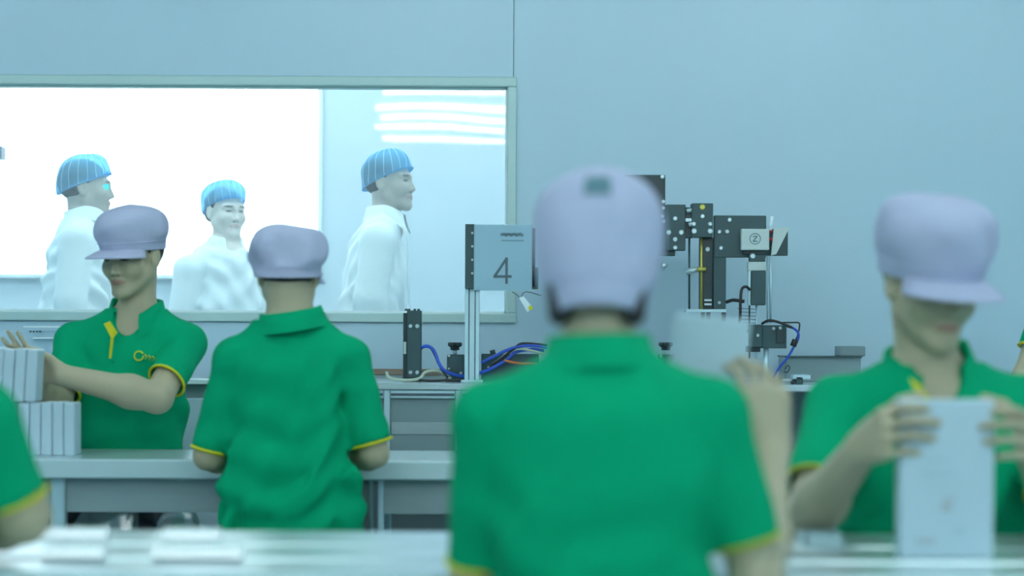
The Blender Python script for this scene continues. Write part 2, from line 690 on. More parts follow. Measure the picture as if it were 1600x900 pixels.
def make_folds(seed, amp, zwaist, spread=0.22):
    rs = np.random.RandomState(seed)
    A = []
    for i in range(5):
        u = nrm(rs.normal(size=3) * V(.7, .7, 1.0))
        A.append((u * 2 * math.pi / rs.uniform(.07, .17), nrm(rs.normal(size=3)) * 2 * math.pi / rs.uniform(.18, .4), rs.uniform(0, 6), rs.uniform(.5, 1)))

    def fn(x, y, z):
        tot = 0
        for u, v, ph, a in A:
            q = x * u[0] + y * u[1] + z * u[2] + 1.6 * np.sin(x * v[0] + y * v[1] + z * v[2] + ph) + ph
            tot = tot + a * np.sin(q)
        env = .35 + .9 * np.exp(-((z - zwaist) / spread) ** 2)
        return amp * env * tot * .4
    return fn


# ------------------------------------------------------------------ people
def head_frame(f, roll=0.0):
    f = nrm(f)
    r = nrm(np.cross(f, V(0, 0, 1)))
    u = np.cross(r, f)
    if roll:
        c, s = math.cos(roll), math.sin(roll)
        r, u = r * c + u * s, u * c - r * s
    return np.stack([r, f, u])          # rows: right, forward, up


def add_head(F, c, R, s=1.0):
    def W(x, y, z):
        return c + s * (R.T @ V(x, y, z))

    def E(ctr, r, k=.015, op='u', extra=None):
        F.ell(W(*ctr), V(*r) * s, R if extra is None else extra @ R, k, op)

    def K(a, b, ra, rb, k=.012, op='u'):
        F.cone(W(*a), W(*b), ra * s, rb * s, k, op)
    E((0, -.016, .030), (.076, .095, .084))
    E((0, .028, -.020), (.064, .066, .085), .02)
    for q in (-1, 1):
        K((q * .052, .005, -.050), (q * .018, .070, -.098), .020, .016, .025)
        E((q * .040, .060, -.028), (.026, .026, .028), .02)
        K((q * .046, .072, .020), (q * .010, .086, .018), .011, .012, .014)
    K((0, .076, -.100), (0, .074, -.094), .018, .018, .02)
    for q in (-1, 1):
        E((q * .032, .098, -.001), (.018, .014, .010), .012, 's')
        E((q * .032, .073, -.001), (.0135, .0135, .011), .004)
    K((0, .088, .010), (0, .104, -.034), .0065, .0105, .010)
    for q in (-1, 1):
        K((q * .011, .094, -.039), (q * .011, .092, -.038), .008, .008, .006)
    K((-.016, .087, -.062), (.016, .087, -.062), .0075, .0075, .006)
    K((0, .092, -.061), (0, .092, -.062), .007, .007, .008)
    K((-.013, .086, -.073), (.013, .086, -.073), .0085, .0085, .006)
    for q in (-1, 1):
        t = math.radians(-12)
        Rx = np.array([[1, 0, 0], [0, math.cos(t), -math.sin(t)], [0, math.sin(t), math.cos(t)]])
        E((q * .077, -.008, -.006), (.010, .021, .033), .008, 'u', Rx)
        E((q * .087, -.004, -.004), (.006, .010, .018), .006, 's', Rx)


def add_hand(F, Wr, d, n, t, curls, thumb, s=1.0, fan=2.6):
    d = nrm(d)
    n = nrm(np.asarray(n, float) - (np.asarray(n, float) @ d) * d)
    t = np.asarray(t, float)
    t = nrm(t - (t @ d) * d - (t @ n) * n)
    fg = [(.032, .086, .041, .025, .020, .0086), (.0105, .091, .045, .029, .021, .0089),
          (-.0110, .087, .041, .027, .020, .0084), (-.0315, .079, .032, .020, .018, .0074)]
    for (off, base, l1, l2, l3, r), cu in zip(fg, curls):
        a = Wr + s * (t * off * .45)
        b = Wr + s * (d * base + t * off)
        F.cone(a, b, .0175 * s, .0125 * s, .012)
    for (off, base, l1, l2, l3, r), cu in zip(fg, curls):
        p = Wr + s * (d * base + t * off)
        ang = 0
        dd = nrm(d + t * off * fan)
        rr = r
        for ln, c in zip((l1, l2, l3), cu):
            ang += math.radians(c)
            q = p + s * ln * (dd * math.cos(ang) + n * math.sin(ang))
            F.cone(p, q, rr * s, rr * .92 * s, .004)
            p, rr = q, rr * .92
    p = Wr + s * (d * .022 + t * .022 + n * .006)
    q = Wr + s * (d * .045 + t * .036 + n * .014)
    F.cone(p, q, .018 * s, .0145 * s, .012)
    for (v, ln, r0, r1) in zip(thumb, (.042, .032), (.0135, .0108), (.0108, .009)):
        v = nrm(d * v[0] + t * v[1] + n * v[2])
        e = q + s * ln * v
        F.cone(q, e, r0 * s, r1 * s, .005)
        q = e


CAP_ROWS = [(-.012, .082, .108), (.012, .085, .111), (.030, .088, .113), (.046, .098, .118), (.075, .104, .122),
            (.102, .098, .113), (.120, .078, .090), (.132, .050, .060), (.137, .02, .025)]


def cap_mesh(c, R, s, rows, lift, yoff, crease, seed, pleat=0.0, npleat=26, grow=1.0, ft=0.0, lp=1.0):
    rs = np.random.RandomState(seed)
    rows = np.array(rows, float)
    n, m = 40, 72
    t = np.linspace(0, 1, n)
    u = np.linspace(0, 1, len(rows))
    prof = [np.interp(t, u, rows[:, i]) for i in range(3)]
    for i in range(3):
        e = np.concatenate([[prof[i][0]] * 2, prof[i], [prof[i][-1]] * 2])
        prof[i] = np.convolve(e, np.ones(5) / 5, 'valid')
    th = np.linspace(0, 2 * math.pi, m, endpoint=False)
    ph = rs.uniform(0, 6, 8)
    # first an inner turned-in hem, then the crown
    V_, F_ = [], []
    rings = []
    for i in range(-1, n):
        k = max(i, 0)
        z, ww, dd = prof[0][k], prof[1][k], prof[2][k]
        sc = 0.93 if i < 0 else 1.0
        q = t[k]
        cr = crease * np.sin(math.pi * min(1, max(0, q * 1.15))) * (
            .6 * np.sin(3 * th + ph[0] + 5 * q) + .5 * np.sin(5 * th + ph[1] - 9 * q) + .45 * np.sin(2 * th + ph[2] + 14 * q) + .3 * np.sin(9 * th + ph[3] + 4 * q))
        pl = pleat * (.35 + .65 * np.cos(math.pi * q) ** 2) * np.cos(npleat * th + 1.5 * np.sin(3 * th + ph[4]) + 2.0 * q) * (1 - .5 * q)
        x = (ww * grow * sc + cr + pl) * np.sin(th)
        y = (dd * grow * sc + cr + pl) * np.cos(th) + yoff
        y = np.where(y > 0, y * (1 - ft * q), y)
        zz = z + lift * (1 - q) * (.5 + .5 * np.cos(th)) ** lp + (.012 if i < 0 else 0) + crease * .6 * np.sin(2 * th + ph[5]) * q
        rings.append(np.stack([x, y, zz + 0 * th], 1))
    L = np.concatenate(rings)
    nr = len(rings)
    top = np.array([[0, yoff, rings[-1][:, 2].mean() + .002]])
    L = np.concatenate([L, top])
    for i in range(nr - 1):
        for j in range(m):
            j2 = (j + 1) % m
            F_.append((i * m + j, i * m + j2, (i + 1) * m + j2, (i + 1) * m + j))
    for j in range(m):
        j2 = (j + 1) % m
        F_.append((len(L) - 1, (nr - 1) * m + j, (nr - 1) * m + j2, len(L) - 1))
    Wv = c + s * (L @ R)
    return Wv, F_, rings


def build_cap(root, c, R, s, spec):
    rows = spec.get('rows', CAP_ROWS)
    Wv, Fc, rings = cap_mesh(c, R, s, rows, spec.get('lift', .03), spec.get('yoff', -.004), spec.get('crease', .004), spec.get('seed', 1), lp=spec.get('lp', 1.0))
    mb = MB().add(Wv, [tuple(dict.fromkeys(f)) for f in Fc])
    cap = mb.build('cap', 'cap', root, smooth=True)

    def on(ring, th, out=0.0, dz=0.0):
        r = rings[ring + 1]
        k = (th / (2 * math.pi) * len(r)) % len(r)
        i0, fr = int(k), k - int(k)
        p = r[i0] * (1 - fr) + r[(i0 + 1) % len(r)] * fr
        return p + V(math.sin(th) * out, math.cos(th) * out, dz)
    # band seam
    b = spec.get('band', 8)
    m = MB()
    m.tube([c + s * (on(b, a, .0012) @ R) for a in np.linspace(0, 2 * math.pi, 60)], .0018 * s, 6, False)
    m.build('band_seam', 'cap', cap, smooth=True)
    # visor
    vl, dr = spec.get('visor', (.072, .014))
    half = math.radians(spec.get('visor_half', 66))
    G0, G1 = [], []
    for i in range(8):
        q = i / 7
        ra, rb = [], []
        for j in range(25):
            uu = -1 + 2 * j / 24
            a = uu * half
            base = on(0, a, -.002, .004)
            ln = vl * max(0.0, math.cos(uu * math.pi / 2)) ** .62
            o = base + q * V(.75 * ln * math.sin(a), ln * (.55 + .45 * math.cos(a)), 0) + V(0, 0, -dr * q ** 1.3 - .010 * q * uu * uu)
            ra.append(c + s * ((o + V(0, 0, .0022)) @ R))
            rb.append(c + s * ((o - V(0, 0, .0022)) @ R))
        G0.append(ra)
        G1.append(rb)
    m = MB()
    m.grid(G0)
    m.grid(G1)
    m.grid([G0[-1], G1[-1]])
    m.build('visor', 'cap', cap, smooth=True)
    if spec.get('vent'):
        r0, r1, ha = spec['vent']
        m = MB()
        G = [[c + s * (on(k, math.pi + a, .0025) @ R) for a in np.linspace(-ha, ha, 6)] for k in range(r0, r1)]
        G2 = [[c + s * (on(k, math.pi + a, -.002) @ R) for a in np.linspace(-ha, ha, 6)] for k in range(r0, r1)]
        m.grid(G)
        m.grid(G2)
        m.build('vent_patch', 'cap_vent', cap, smooth=True, label='dark mesh vent patch')


BOUF_ROWS = [(-.030, .084, .105), (-.018, .086, .108), (.010, .088, .110), (.045, .087, .109), (.080, .081, .099), (.108, .064, .077), (.126, .036, .044), (.132, .008, .01)]


def build_bouffant(root, c, R, s, spec):
    Wv, Fc, rings = cap_mesh(c, R, s, spec.get('rows', BOUF_ROWS), spec.get('lift', .085), spec.get('yoff', -.006), .003, spec.get('seed', 3), .0026, 30, ft=.30)
    net = MB().add(Wv, [tuple(dict.fromkeys(f)) for f in Fc]).build('hair_net', 'bouffant', root, smooth=True)
    r = rings[1]
    m = MB()
    m.tube([c + s * (p @ R) for p in list(r) + [r[0]]], .0035 * s, 6, False)
    m.build('elastic_band', 'bouffant', net, smooth=True)
    m = MB()
    for k in range(0, 72, 4):
        m.tube([c + s * ((rings[i][k] * V(1.008, 1.008, 1.0)) @ R) for i in range(2, 38, 3)], .0010 * s, 5, False)
    m.build('pleat', 'net_pleat', net, smooth=True)


def build_collar(root, N, axis, fwd, mat, r0=.060, h=.034, fall=.040, open_deg=16, drop=.02, wide=1.0, name='collar'):
    axis = nrm(axis)
    f = nrm(np.asarray(fwd, float) - (np.asarray(fwd, float) @ axis) * axis)
    r = np.cross(f, axis)
    prof = [(r0, -.014), (r0 + .001, h * .5), (r0 + .004, h), (r0 + .010, h + .001), (r0 + .018, h - fall * .5), (r0 + .028, h - fall)]
    G, G2 = [], []
    ths = np.linspace(math.radians(open_deg), 2 * math.pi - math.radians(open_deg), 44)
    for rr, z in prof:
        a, b = [], []
        for th in ths:
            fr = max(0, math.cos(th)) ** 2
            zz = z - drop * fr * (1.6 if z < h * .9 and rr > r0 + .01 else 1)
            rd = rr * (1 + .10 * fr)
            d = f * math.cos(th) * 1.06 + r * math.sin(th) * wide
            a.append(N + axis * zz + d * rd)
            b.append(N + axis * zz + d * (rd - .003) - axis * .001)
        G.append(a)
        G2.append(b)
    m = MB()
    m.grid(G)
    m.grid(G2)
    m.grid([G[-1], G2[-1]])
    m.grid([G[0], G2[0]])
    m.grid([[g[0] for g in G], [g[0] for g in G2]])
    m.grid([[g[-1] for g in G], [g[-1] for g in G2]])
    return m.build(name, mat, root, smooth=True)


def person(label, sp, group=None):
    base = sp['base']
    root = empty('person', base, label, 'person', group)
    vox = sp.get('vox', .0045)
    coat = sp.get('top') == 'coat'
    yaw = sp.get('yaw', 0.0)
    rows = sp['rows']
    hd = sp['head']
    hc, hs = np.asarray(hd['c'], float), hd.get('s', 1.0)
    R = head_frame(hd['f'], hd.get('roll', 0.0))
    N = np.asarray(sp['N'], float)
    hw = lambda x, y, z: hc + hs * (R.T @ V(x, y, z))
    fwd = np.asarray(sp['fwd'], float)
    # ---- body: head, neck, trunk, arms and hands as one surface
    B = Field(vox)
    inner = [(z, cx, cy, max(.02, a - (.012 if z > N[2] - .09 else .034)), max(.02, b - (.012 if z > N[2] - .09 else .034))) for z, cx, cy, a, b in rows]
    fn, lo, hi = loft_fn(inner, yaw, 2.3, 0)
    B.add(fn, lo, hi, .02)
    nr = sp.get('neck_r', .053)
    B.cone(N - V(0, 0, .05), hw(0, -.022, -.045), nr * 1.0, nr * hs, .03)
    B.cone(N - V(0, 0, .06) + fwd * .010, N + fwd * .003, nr * 1.08, nr, .03)
    for a in sp['arms']:
        S, E, Wr = [np.asarray(a[k], float) for k in 'SEW']
        ru, re, rw = a.get('r', (.044, .037, .025))
        B.cone(S, E, ru, re * 1.02, .03)
        mid = E + .28 * (Wr - E)
        B.cone(E, mid, re, re * 1.08, .02)
        B.cone(mid, Wr, re * 1.06, rw, .03)
        if a.get('hand'):
            h = a['hand']
            add_hand(B, Wr, h['d'], h['n'], h['t'], h['curls'], h['thumb'], h.get('s', .98), h.get('fan', 2.6))
        else:
            dd = nrm(Wr - E)
            tt = nrm(np.cross(dd, V(0, 0, 1)) + V(1e-3, 0, 0)) * a.get('thumb_sign', 1)
            add_hand(B, Wr, dd, V(0, 0, -1) + dd * .01, tt, [(18, 25, 18), (20, 28, 20), (24, 30, 20), (28, 32, 22)], [(.8, .5, .3), (.95, .2, .3)], .98)
    add_head(B, hc, R, hs)
    v, f = B.mesh()
    hl = ((v - hc) @ R.T) / hs
    far = np.linalg.norm(hl, axis=1) > .16
    hl[far] = 9.0
    np_mesh('body', v, f, sp.get('skin', 'skin'), root, True, hl)
    # ---- hair
    H = Field(max(vox, .005))
    H.ell(hw(0, -.018, .026), V(.0785, .0975, .0865) * hs, R, 0)
    lo_, hi_ = hc - .2, hc + .2
    H.half(hw(0, .030 if sp.get('net') else .010, .030 if sp.get('net') else 0), R.T @ V(0, .80, -.60), lo_, hi_)
    H.half(hw(0, 0, -.058), R.T @ V(0, -.15, -1), lo_, hi_)
    if not sp.get('net'):
        H.half(hw(0, 0, .075), R.T @ V(0, 0, 1), lo_, hi_)
    if hd.get('bun'):
        H.ell(hw(*hd['bun']), V(.034, .034, .036) * hs, R, .01)
    for q in (-1, 1):
        if hd.get('nape'):
            H.cone(hw(q * .050, -.062, -.030), hw(q * .056, -.050, -.115), .026 * hs, .017 * hs, .02)
    v, f = H.mesh()
    np_mesh('hair', v, f, 'hair', root)
    # ---- shirt or coat
    C = Field(sp.get('cvox', max(vox, .005)))
    folds = make_folds(sp.get('seed', 1), sp.get('fold', .006), sp.get('waist', rows[2][0]), sp.get('fold_spread', .2))
    fn, lo, hi = loft_fn(rows, yaw, sp.get('n', 2.35), 0, folds)
    C.add(fn, lo, hi, .02)
    hems = []
    for a in sp['arms']:
        S, E, Wr = [np.asarray(a[k], float) for k in 'SEW']
        r0, r1 = a.get('sr', (.058, .056))
        C.cone(N - V(0, 0, .030) + .12 * (S - N), S + V(0, 0, .004), .050, r0 * .92, .03)
        if coat:
            ax = nrm(Wr - E)
            end = E + (Wr - E) * .93
            C.cone(S, E, r0, r1, .025)
            C.cone(E, end, r1, r1 * .85, .02)
            hems.append((end, ax, r1 * .85, ax))
        else:
            ax = nrm(E - S)
            L = np.linalg.norm(E - S)
            end = S + ax * L * a.get('sleeve', .78)
            tail = end + ax * .03
            slv = np.asarray(a['hem_n'], float) if 'hem_n' in a else ax

            def sfn(x, y, z, S=S, ba=tail - S, ra=r0, rb=r1, folds=folds):
                LL = ba @ ba
                px, py, pz = x - S[0], y - S[1], z - S[2]
                t = np.clip((px * ba[0] + py * ba[1] + pz * ba[2]) / LL, 0, 1)
                d = np.sqrt((px - t * ba[0]) ** 2 + (py - t * ba[1]) ** 2 + (pz - t * ba[2]) ** 2) - (ra + (rb - ra) * t)
                return d + folds(x, y, z) * .6 * np.clip((1 - t) * 3, .12, 1)
            rr = max(r0, r1) + .01
            C.add(sfn, np.minimum(S, tail) - rr, np.maximum(S, tail) + rr, .022)
            hems.append((end, nrm(slv), r1, ax))
    for (e, n_, r, ax) in hems:
        # open the cuff: cut square, then hollow
        if not coat:
            C.cone(e + n_ * .10, e + n_ * .048, r + .02, r + .02, 0, 's')
            q = r + .05
            ln = .10
            c0 = e + n_ * ln * .5

            def cyl(x, y, z, e=e, n_=n_, r=r):
                t = (x - e[0]) * n_[0] + (y - e[1]) * n_[1] + (z - e[2]) * n_[2]
                px, py, pz = x - e[0] - t * n_[0], y - e[1] - t * n_[1], z - e[2] - t * n_[2]
                return np.maximum(np.sqrt(px * px + py * py + pz * pz) - (r + .022), np.maximum(-t, t - .10))
            C.add(cyl, c0 - q, c0 + q, 0, 's')
        C.cone(e - ax * .024, e + ax * .03, r - .009, r - .007, 0, 's')
    # neck opening
    ax_n = nrm(hw(0, -.02, -.05) - N)
    C.cone(N - ax_n * .01, N + ax_n * .12, nr + .006, nr + .010, .006, 's')
    if sp.get('vneck'):
        vl, vw = sp['vneck']
        C.ell(N + fwd * .075 - V(0, 0, .010), (vw, vw, vl), None, .01, 's')
    v, f = C.mesh()
    top = np_mesh('lab_coat' if coat else 'polo_shirt', v, f, 'coat' if coat else 'shirt', root)
    if coat:
        build_collar(top, N + V(0, 0, -.004), ax_n, fwd, 'coat', nr + .010, .036, .058, sp.get('open', 24), .04)
        # front edge and lapel fold
        if sp.get('front_edge'):
            MB().tube(bez(sp['front_edge'], 6), .005, 6).build('coat_front_edge', 'coat', top, smooth=True)
        for pts in sp.get('lapels', []):
            MB().poly(pts, fwd * .006).build('lapel', 'coat', top)
    else:
        build_collar(top, N + V(0, 0, .002), ax_n, fwd, 'shirt', nr + sp.get('collar_r', .008), sp.get('collar_h', .022), sp.get('collar_fall', .046), sp.get('open', 14), sp.get('collar_drop', .03))
        for a, (e, n_, r, _ax) in zip(sp['arms'], hems):
            u_ = nrm(np.cross(n_, V(.3, .9, .2)))
            w_ = np.cross(n_, u_)
            rr = r + .0005
            MB().tube([e - n_ * .002 + rr * (math.cos(t) * u_ + math.sin(t) * w_) for t in np.linspace(0, 2 * math.pi, 40)], .0042, 7, False).build(
                'cuff_trim', a.get('trim', 'yellow'), top, smooth=True)
        if sp.get('placket'):
            m = MB()
            m.poly(sp['placket'], fwd * .004)
            m.build('collar_lining', 'yellow', top, label='yellow lining of the open collar')
        for pts in sp.get('flaps', []):
            MB().poly(pts, fwd * .005).build('collar_flap', 'shirt', top)
        if sp.get('extra'):
            sp['extra'](top)
    # ---- headwear
    if sp.get('cap'):
        build_cap(root, hc, R, hs, sp['cap'])
    if sp.get('net'):
        build_bouffant(root, hc, R, hs, sp['net'])
    if sp.get('glint'):  # plain cyan plate; its colour paints a glint at the eye
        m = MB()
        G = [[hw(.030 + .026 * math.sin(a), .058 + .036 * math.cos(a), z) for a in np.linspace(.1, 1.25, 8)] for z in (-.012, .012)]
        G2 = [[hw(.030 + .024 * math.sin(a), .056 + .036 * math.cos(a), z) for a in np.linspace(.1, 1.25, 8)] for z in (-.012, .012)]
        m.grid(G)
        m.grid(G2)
        m.build('eye_glint_plate', 'glint_cyan', root, smooth=True, label='cyan plate painting a glint before the eye')
    # ---- trousers and shoes
    T = Field(.012)
    pel = V(*sp['pelvis'])
    T.ell(pel, (.140, .090, .085), None, .03)
    shoes = []
    for q, kn, an in sp['legs']:
        hip = pel + V(*q)
        kn, an = V(*kn), V(*an)
        T.cone(hip, kn, .070, .060, .04)
        T.cone(kn, an, .062, .048, .03)
        shoes.append(an)
    v, f = T.mesh()
    np_mesh('trousers', v, f, 'trousers', root)
    for an in shoes:
        Q = Field(.008)
        g = nrm(V(fwd[0], fwd[1], 0))
        t = an + V(0, 0, -an[2])
        Q.cone(t + V(0, 0, .045) - g * .03, t + V(0, 0, .040) + g * .13, .042, .036, .02)
        Q.cone(t + V(0, 0, .05), t + V(0, 0, .10), .042, .040, .02)
        Q.half(V(t[0], t[1], 0.004), V(0, 0, -1), t - .3, t + .3)
        v, f = Q.mesh()
        np_mesh('shoe', v, f, 'shoe', root)
    return root


def stool(x, y, label, h):
    """round work stool: seat, post, ring, five legs with casters"""
    t = empty('work_stool', (x, y, 0), label, 'stool', 'work stools at the benches')
    m = MB()
    m.tube([(x, y, h - .05), (x, y, h - .045), (x, y, h - .01), (x, y, h)], [.15, .17, .17, .155], 28)
    m.build('seat', 'stool_seat', t, smooth=False)
    MB().tube([(x, y, .10), (x, y, h - .05)], .022, 14).build('post', 'stool_metal', t)
    for k in range(5):
        a = 2 * math.pi * k / 5 + .3
        e = V(x + .24 * math.cos(a), y + .24 * math.sin(a), .065)
        MB().tube([(x, y, .12), e], [.018, .014], 8).build('leg', 'stool_metal', t)
        MB().tube([e + V(-.012 * math.sin(a), .012 * math.cos(a), -.035), e + V(.012 * math.sin(a), -.012 * math.cos(a), -.035)], .030, 14).build('caster', 'stool_seat', t)
    return t


# ================================================================== the room
D_WALL = 7.6
ROOM_X0, ROOM_X1, ROOM_Y0, CEIL = -3.6, 3.6, -4.6, 2.86
CORR_Y1 = 10.2
WX0, WX1 = -2.60, XX(806, D_WALL)                 # window opening with frame
WZ0, WZ1 = ZY(505, D_WALL), ZY(121, D_WALL)

MB().box(ROOM_X0 - .1, ROOM_X1 + .1, ROOM_Y0 - .1, CORR_Y1 + .1, -.1, 0).build('floor', 'floor', None, kind='structure', label='smooth grey green factory floor')
MB().box(ROOM_X0 - .1, ROOM_X1 + .1, ROOM_Y0 - .1, D_WALL + .05, CEIL, CEIL + .1).build('ceiling', 'ceiling', None, kind='structure', label='pale flat workroom ceiling')
MB().box(ROOM_X0 - .1, ROOM_X0, ROOM_Y0, CORR_Y1 + .1, 0, CEIL).build('wall_left', 'wall', None, kind='structure', label='pale blue left wall')
MB().box(ROOM_X1, ROOM_X1 + .1, ROOM_Y0, CORR_Y1 + .1, 0, CEIL).build('wall_right', 'wall', None, kind='structure', label='pale blue right wall')
MB().box(ROOM_X0, ROOM_X1, ROOM_Y0 - .1, ROOM_Y0, 0, CEIL).build('wall_back', 'wall', None, kind='structure', label='pale blue wall behind the benches')

wf = MB()
t_ = .09
wf.box(ROOM_X0, ROOM_X1, D_WALL + .012, D_WALL + t_, 0, WZ0)
wf.box(ROOM_X0, ROOM_X1, D_WALL + .012, D_WALL + t_, WZ1, CEIL)
wf.box(ROOM_X0, WX0, D_WALL + .012, D_WALL + t_, WZ0, WZ1)
wf.box(WX1, ROOM_X1, D_WALL + .012, D_WALL + t_, WZ0, WZ1)
wall_front = wf.build('wall_front', 'wall_joint', None, kind='structure', label='pale blue clean room partition wall with window')
g = .0012
s0, s1 = XX(800.5, D_WALL), XX(800.5, D_WALL)


def wall_panel(x0, x1, z0, z1):
    MB().box(x0 + g, x1 - g, D_WALL, D_WALL + .014, z0 + g, z1 - g, .0015).build('wall_panel', 'wall', wall_front)


wall_panel(ROOM_X0, s0, WZ1, CEIL)
xl = XX(738, D_WALL)
MB().poly([(s0 + g, D_WALL, CEIL - g), (ROOM_X1 - g, D_WALL, CEIL - g), (ROOM_X1 - g, D_WALL, g), (xl + g, D_WALL, g), (xl + g, D_WALL, WZ0), (s0 + g, D_WALL, WZ0)],
          V(0, .014, 0)).build('wall_panel', 'wall', wall_front)
wall_panel(ROOM_X0, WX0, WZ0, WZ1)
wall_panel(ROOM_X0, xl, 0, WZ0)

# the long interior window: outer frame, inner lip, glass
win = empty('window_1', (WX0, D_WALL, WZ0), 'long interior window in grey green frame looking into a bright corridor', None, None, 'structure')
fw = .036
y0_, y1_ = D_WALL - .016, D_WALL + .10
MB().box(WX0, WX1, y0_, y1_, WZ1 - fw, WZ1, .004).build('frame_rail', 'frame', win)
MB().box(WX0, WX1, y0_, y1_, WZ0, WZ0 + fw, .004).build('frame_rail', 'frame', win)
MB().box(WX1 - fw, WX1, y0_ + .001, y1_, WZ0 + fw, WZ1 - fw, .004).build('frame_stile', 'frame', win)
MB().box(WX0, WX0 + fw, y0_ + .001, y1_, WZ0 + fw, WZ1 - fw, .004).build('frame_stile', 'frame', win)
li = .007
ya, yb = D_WALL + .012, D_WALL + .05
MB().box(WX0 + fw, WX1 - fw, ya, yb, WZ1 - fw - li, WZ1 - fw).build('glazing_bead', 'frame', win)
MB().box(WX0 + fw, WX1 - fw, ya, yb, WZ0 + fw, WZ0 + fw + li).build('glazing_bead', 'corridor_trim', win)
MB().box(WX1 - fw - li, WX1 - fw, ya, yb, WZ0 + fw, WZ1 - fw).build('glazing_bead', 'corridor_trim', win)
MB().box(WX0 + fw - .002, WX1 - fw + .002, D_WALL + .028, D_WALL + .033, WZ0 + fw - .002, WZ1 - fw + .002).build('pane', 'pane_glass', win)

# corridor behind the window
bx = XX(503, CORR_Y1)                              # right edge of the bright daylight pane
bz = ZY(432, CORR_Y1)
CC = 2.86
cw = MB()
cw.box(bx, ROOM_X1, CORR_Y1, CORR_Y1 + .1, 0, CC)
cw.box(ROOM_X0, bx, CORR_Y1, CORR_Y1 + .1, 0, bz)
cw.box(ROOM_X0, bx, CORR_Y1, CORR_Y1 + .1, 2.62, CC)
cw.build('wall_corridor', 'corridor_wall', None, kind='structure', label='light blue corridor wall behind the glass')
MB().box(ROOM_X0 - .1, ROOM_X1 + .1, D_WALL + .05, CORR_Y1 + .1, CC, CC + .1).build('ceiling_corridor', 'ceiling', None, kind='structure', label='pale corridor ceiling')
w2 = empty('window_2', (ROOM_X0, CORR_Y1, bz), 'overexposed white daylight window across the corridor', None, None, 'structure')
MB().box(ROOM_X0, bx - .02, CORR_Y1 + .02, CORR_Y1 + .03, bz, 2.62).build('pane', 'bright_pane', w2)
MB().box(bx - .022, bx, CORR_Y1 - .03, CORR_Y1 + .05, bz, 2.62, .003).build('frame_stile', 'corridor_trim', w2)
MB().box(ROOM_X0, bx, CORR_Y1 - .05, CORR_Y1 + .05, bz - .022, bz, .003).build('sill', 'corridor_trim', w2)
hx = P(-8, 228, CORR_Y1 - .06)
hx2 = P(3.5, 249, CORR_Y1 - .06)
MB().box(hx[0], hx2[0], CORR_Y1 - .07, CORR_Y1 + .02, hx2[2], hx[2], .004).build('window_latch', 'latch', w2)


# ------------------------------------------------------------------ ceiling lamps
def ceiling_light(x, y, z, L, tubes, mat, label, group):
    t = empty('ceiling_light', (x, y, z), label, 'ceiling light', group)
    h = L / 2 + .03
    ys = [v for v in tubes]
    a, b = min(ys) - .09, max(ys) + .09
    MB().box(x - h, x + h, y + a, y + b, z - .02, z, .004).build('housing', 'fixture', t)
    for v in ys:
        MB().tube([(x - L / 2, y + v, z - .040), (x + L / 2, y + v, z - .040)], .014, 10).build('tube', mat, t, smooth=True)
        MB().box(x - h, x - L / 2 + .01, y + v - .03, y + v + .03, z - .06, z - .02, .004).build('end_cap', 'fixture', t)
        MB().box(x + L / 2 - .01, x + h, y + v - .03, y + v + .03, z - .06, z - .02, .004).build('end_cap', 'fixture', t)


for cx_ in (-2.45, -.62, 1.2, 2.9):
    for yy in (-3.3, -2.13, -1.3, -.52, .46, 1.8, 3.2, 4.6, 6.0):
        ceiling_light(cx_ + (-.33 if yy == 3.2 and cx_ == -.62 else .22 if yy > .4 and cx_ == -.62 else .10 if yy > -1.5 and cx_ == -.62 else 0), yy, CEIL, 1.10, (0,), 'tube', 'single tube fluorescent lamp on the workroom ceiling', 'ceiling lamps of the workroom')
for cx_ in (-2.6, -1.1, .4, 1.9):
    for yy in (7.95, 9.3):
        ceiling_light(cx_, yy, CC, 1.2, (-.2, 0, .2), 'corridor_tube', 'three tube fluorescent lamp on the corridor ceiling', 'ceiling lamps of the corridor')

# ================================================================== benches
ZT = .75


def work_table(name, label, x0, x1, d0, d1, zt, edge, mat_top, mat_edge, legs, cat='workbench'):
    t = empty(name, ((x0 + x1) / 2, (d0 + d1) / 2, 0), label, cat)
    MB().box(x0, x1, d0, d1, zt - edge, zt, .003).build('worktop', mat_top, t)
    MB().box(x0, x1, d0 - .012, d0 + .004, zt - edge - .002, zt - .001, .004).build('front_edge', mat_edge, t)
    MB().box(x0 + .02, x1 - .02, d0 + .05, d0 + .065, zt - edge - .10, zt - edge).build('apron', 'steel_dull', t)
    for lx in legs:
        for ly in (d0 + .03, d1 - .07):
            MB().box(lx - .02, lx + .02, ly, ly + .04, .0, zt - edge, .004).build('leg', 'alu', t)
    return t


# middle bench (the two workers at the left use it)
MT0, MT1 = 5.70, 6.16
mid_t = work_table('workbench', 'grey steel workbench between the two workers at the left', -2.9, .30, MT0, MT1, ZT, .052, 'worktop', 'worktop_edge',
                   [XX(88, MT0), XX(588, MT0), -2.7])
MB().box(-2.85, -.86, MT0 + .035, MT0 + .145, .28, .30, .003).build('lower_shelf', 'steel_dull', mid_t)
MB().box(XX(588, MT0) - .006, XX(588, MT0) + .006, MT0 + .0, MT0 + .032, .05, ZT - .06).build('leg_slot', 'alu_slot', mid_t)


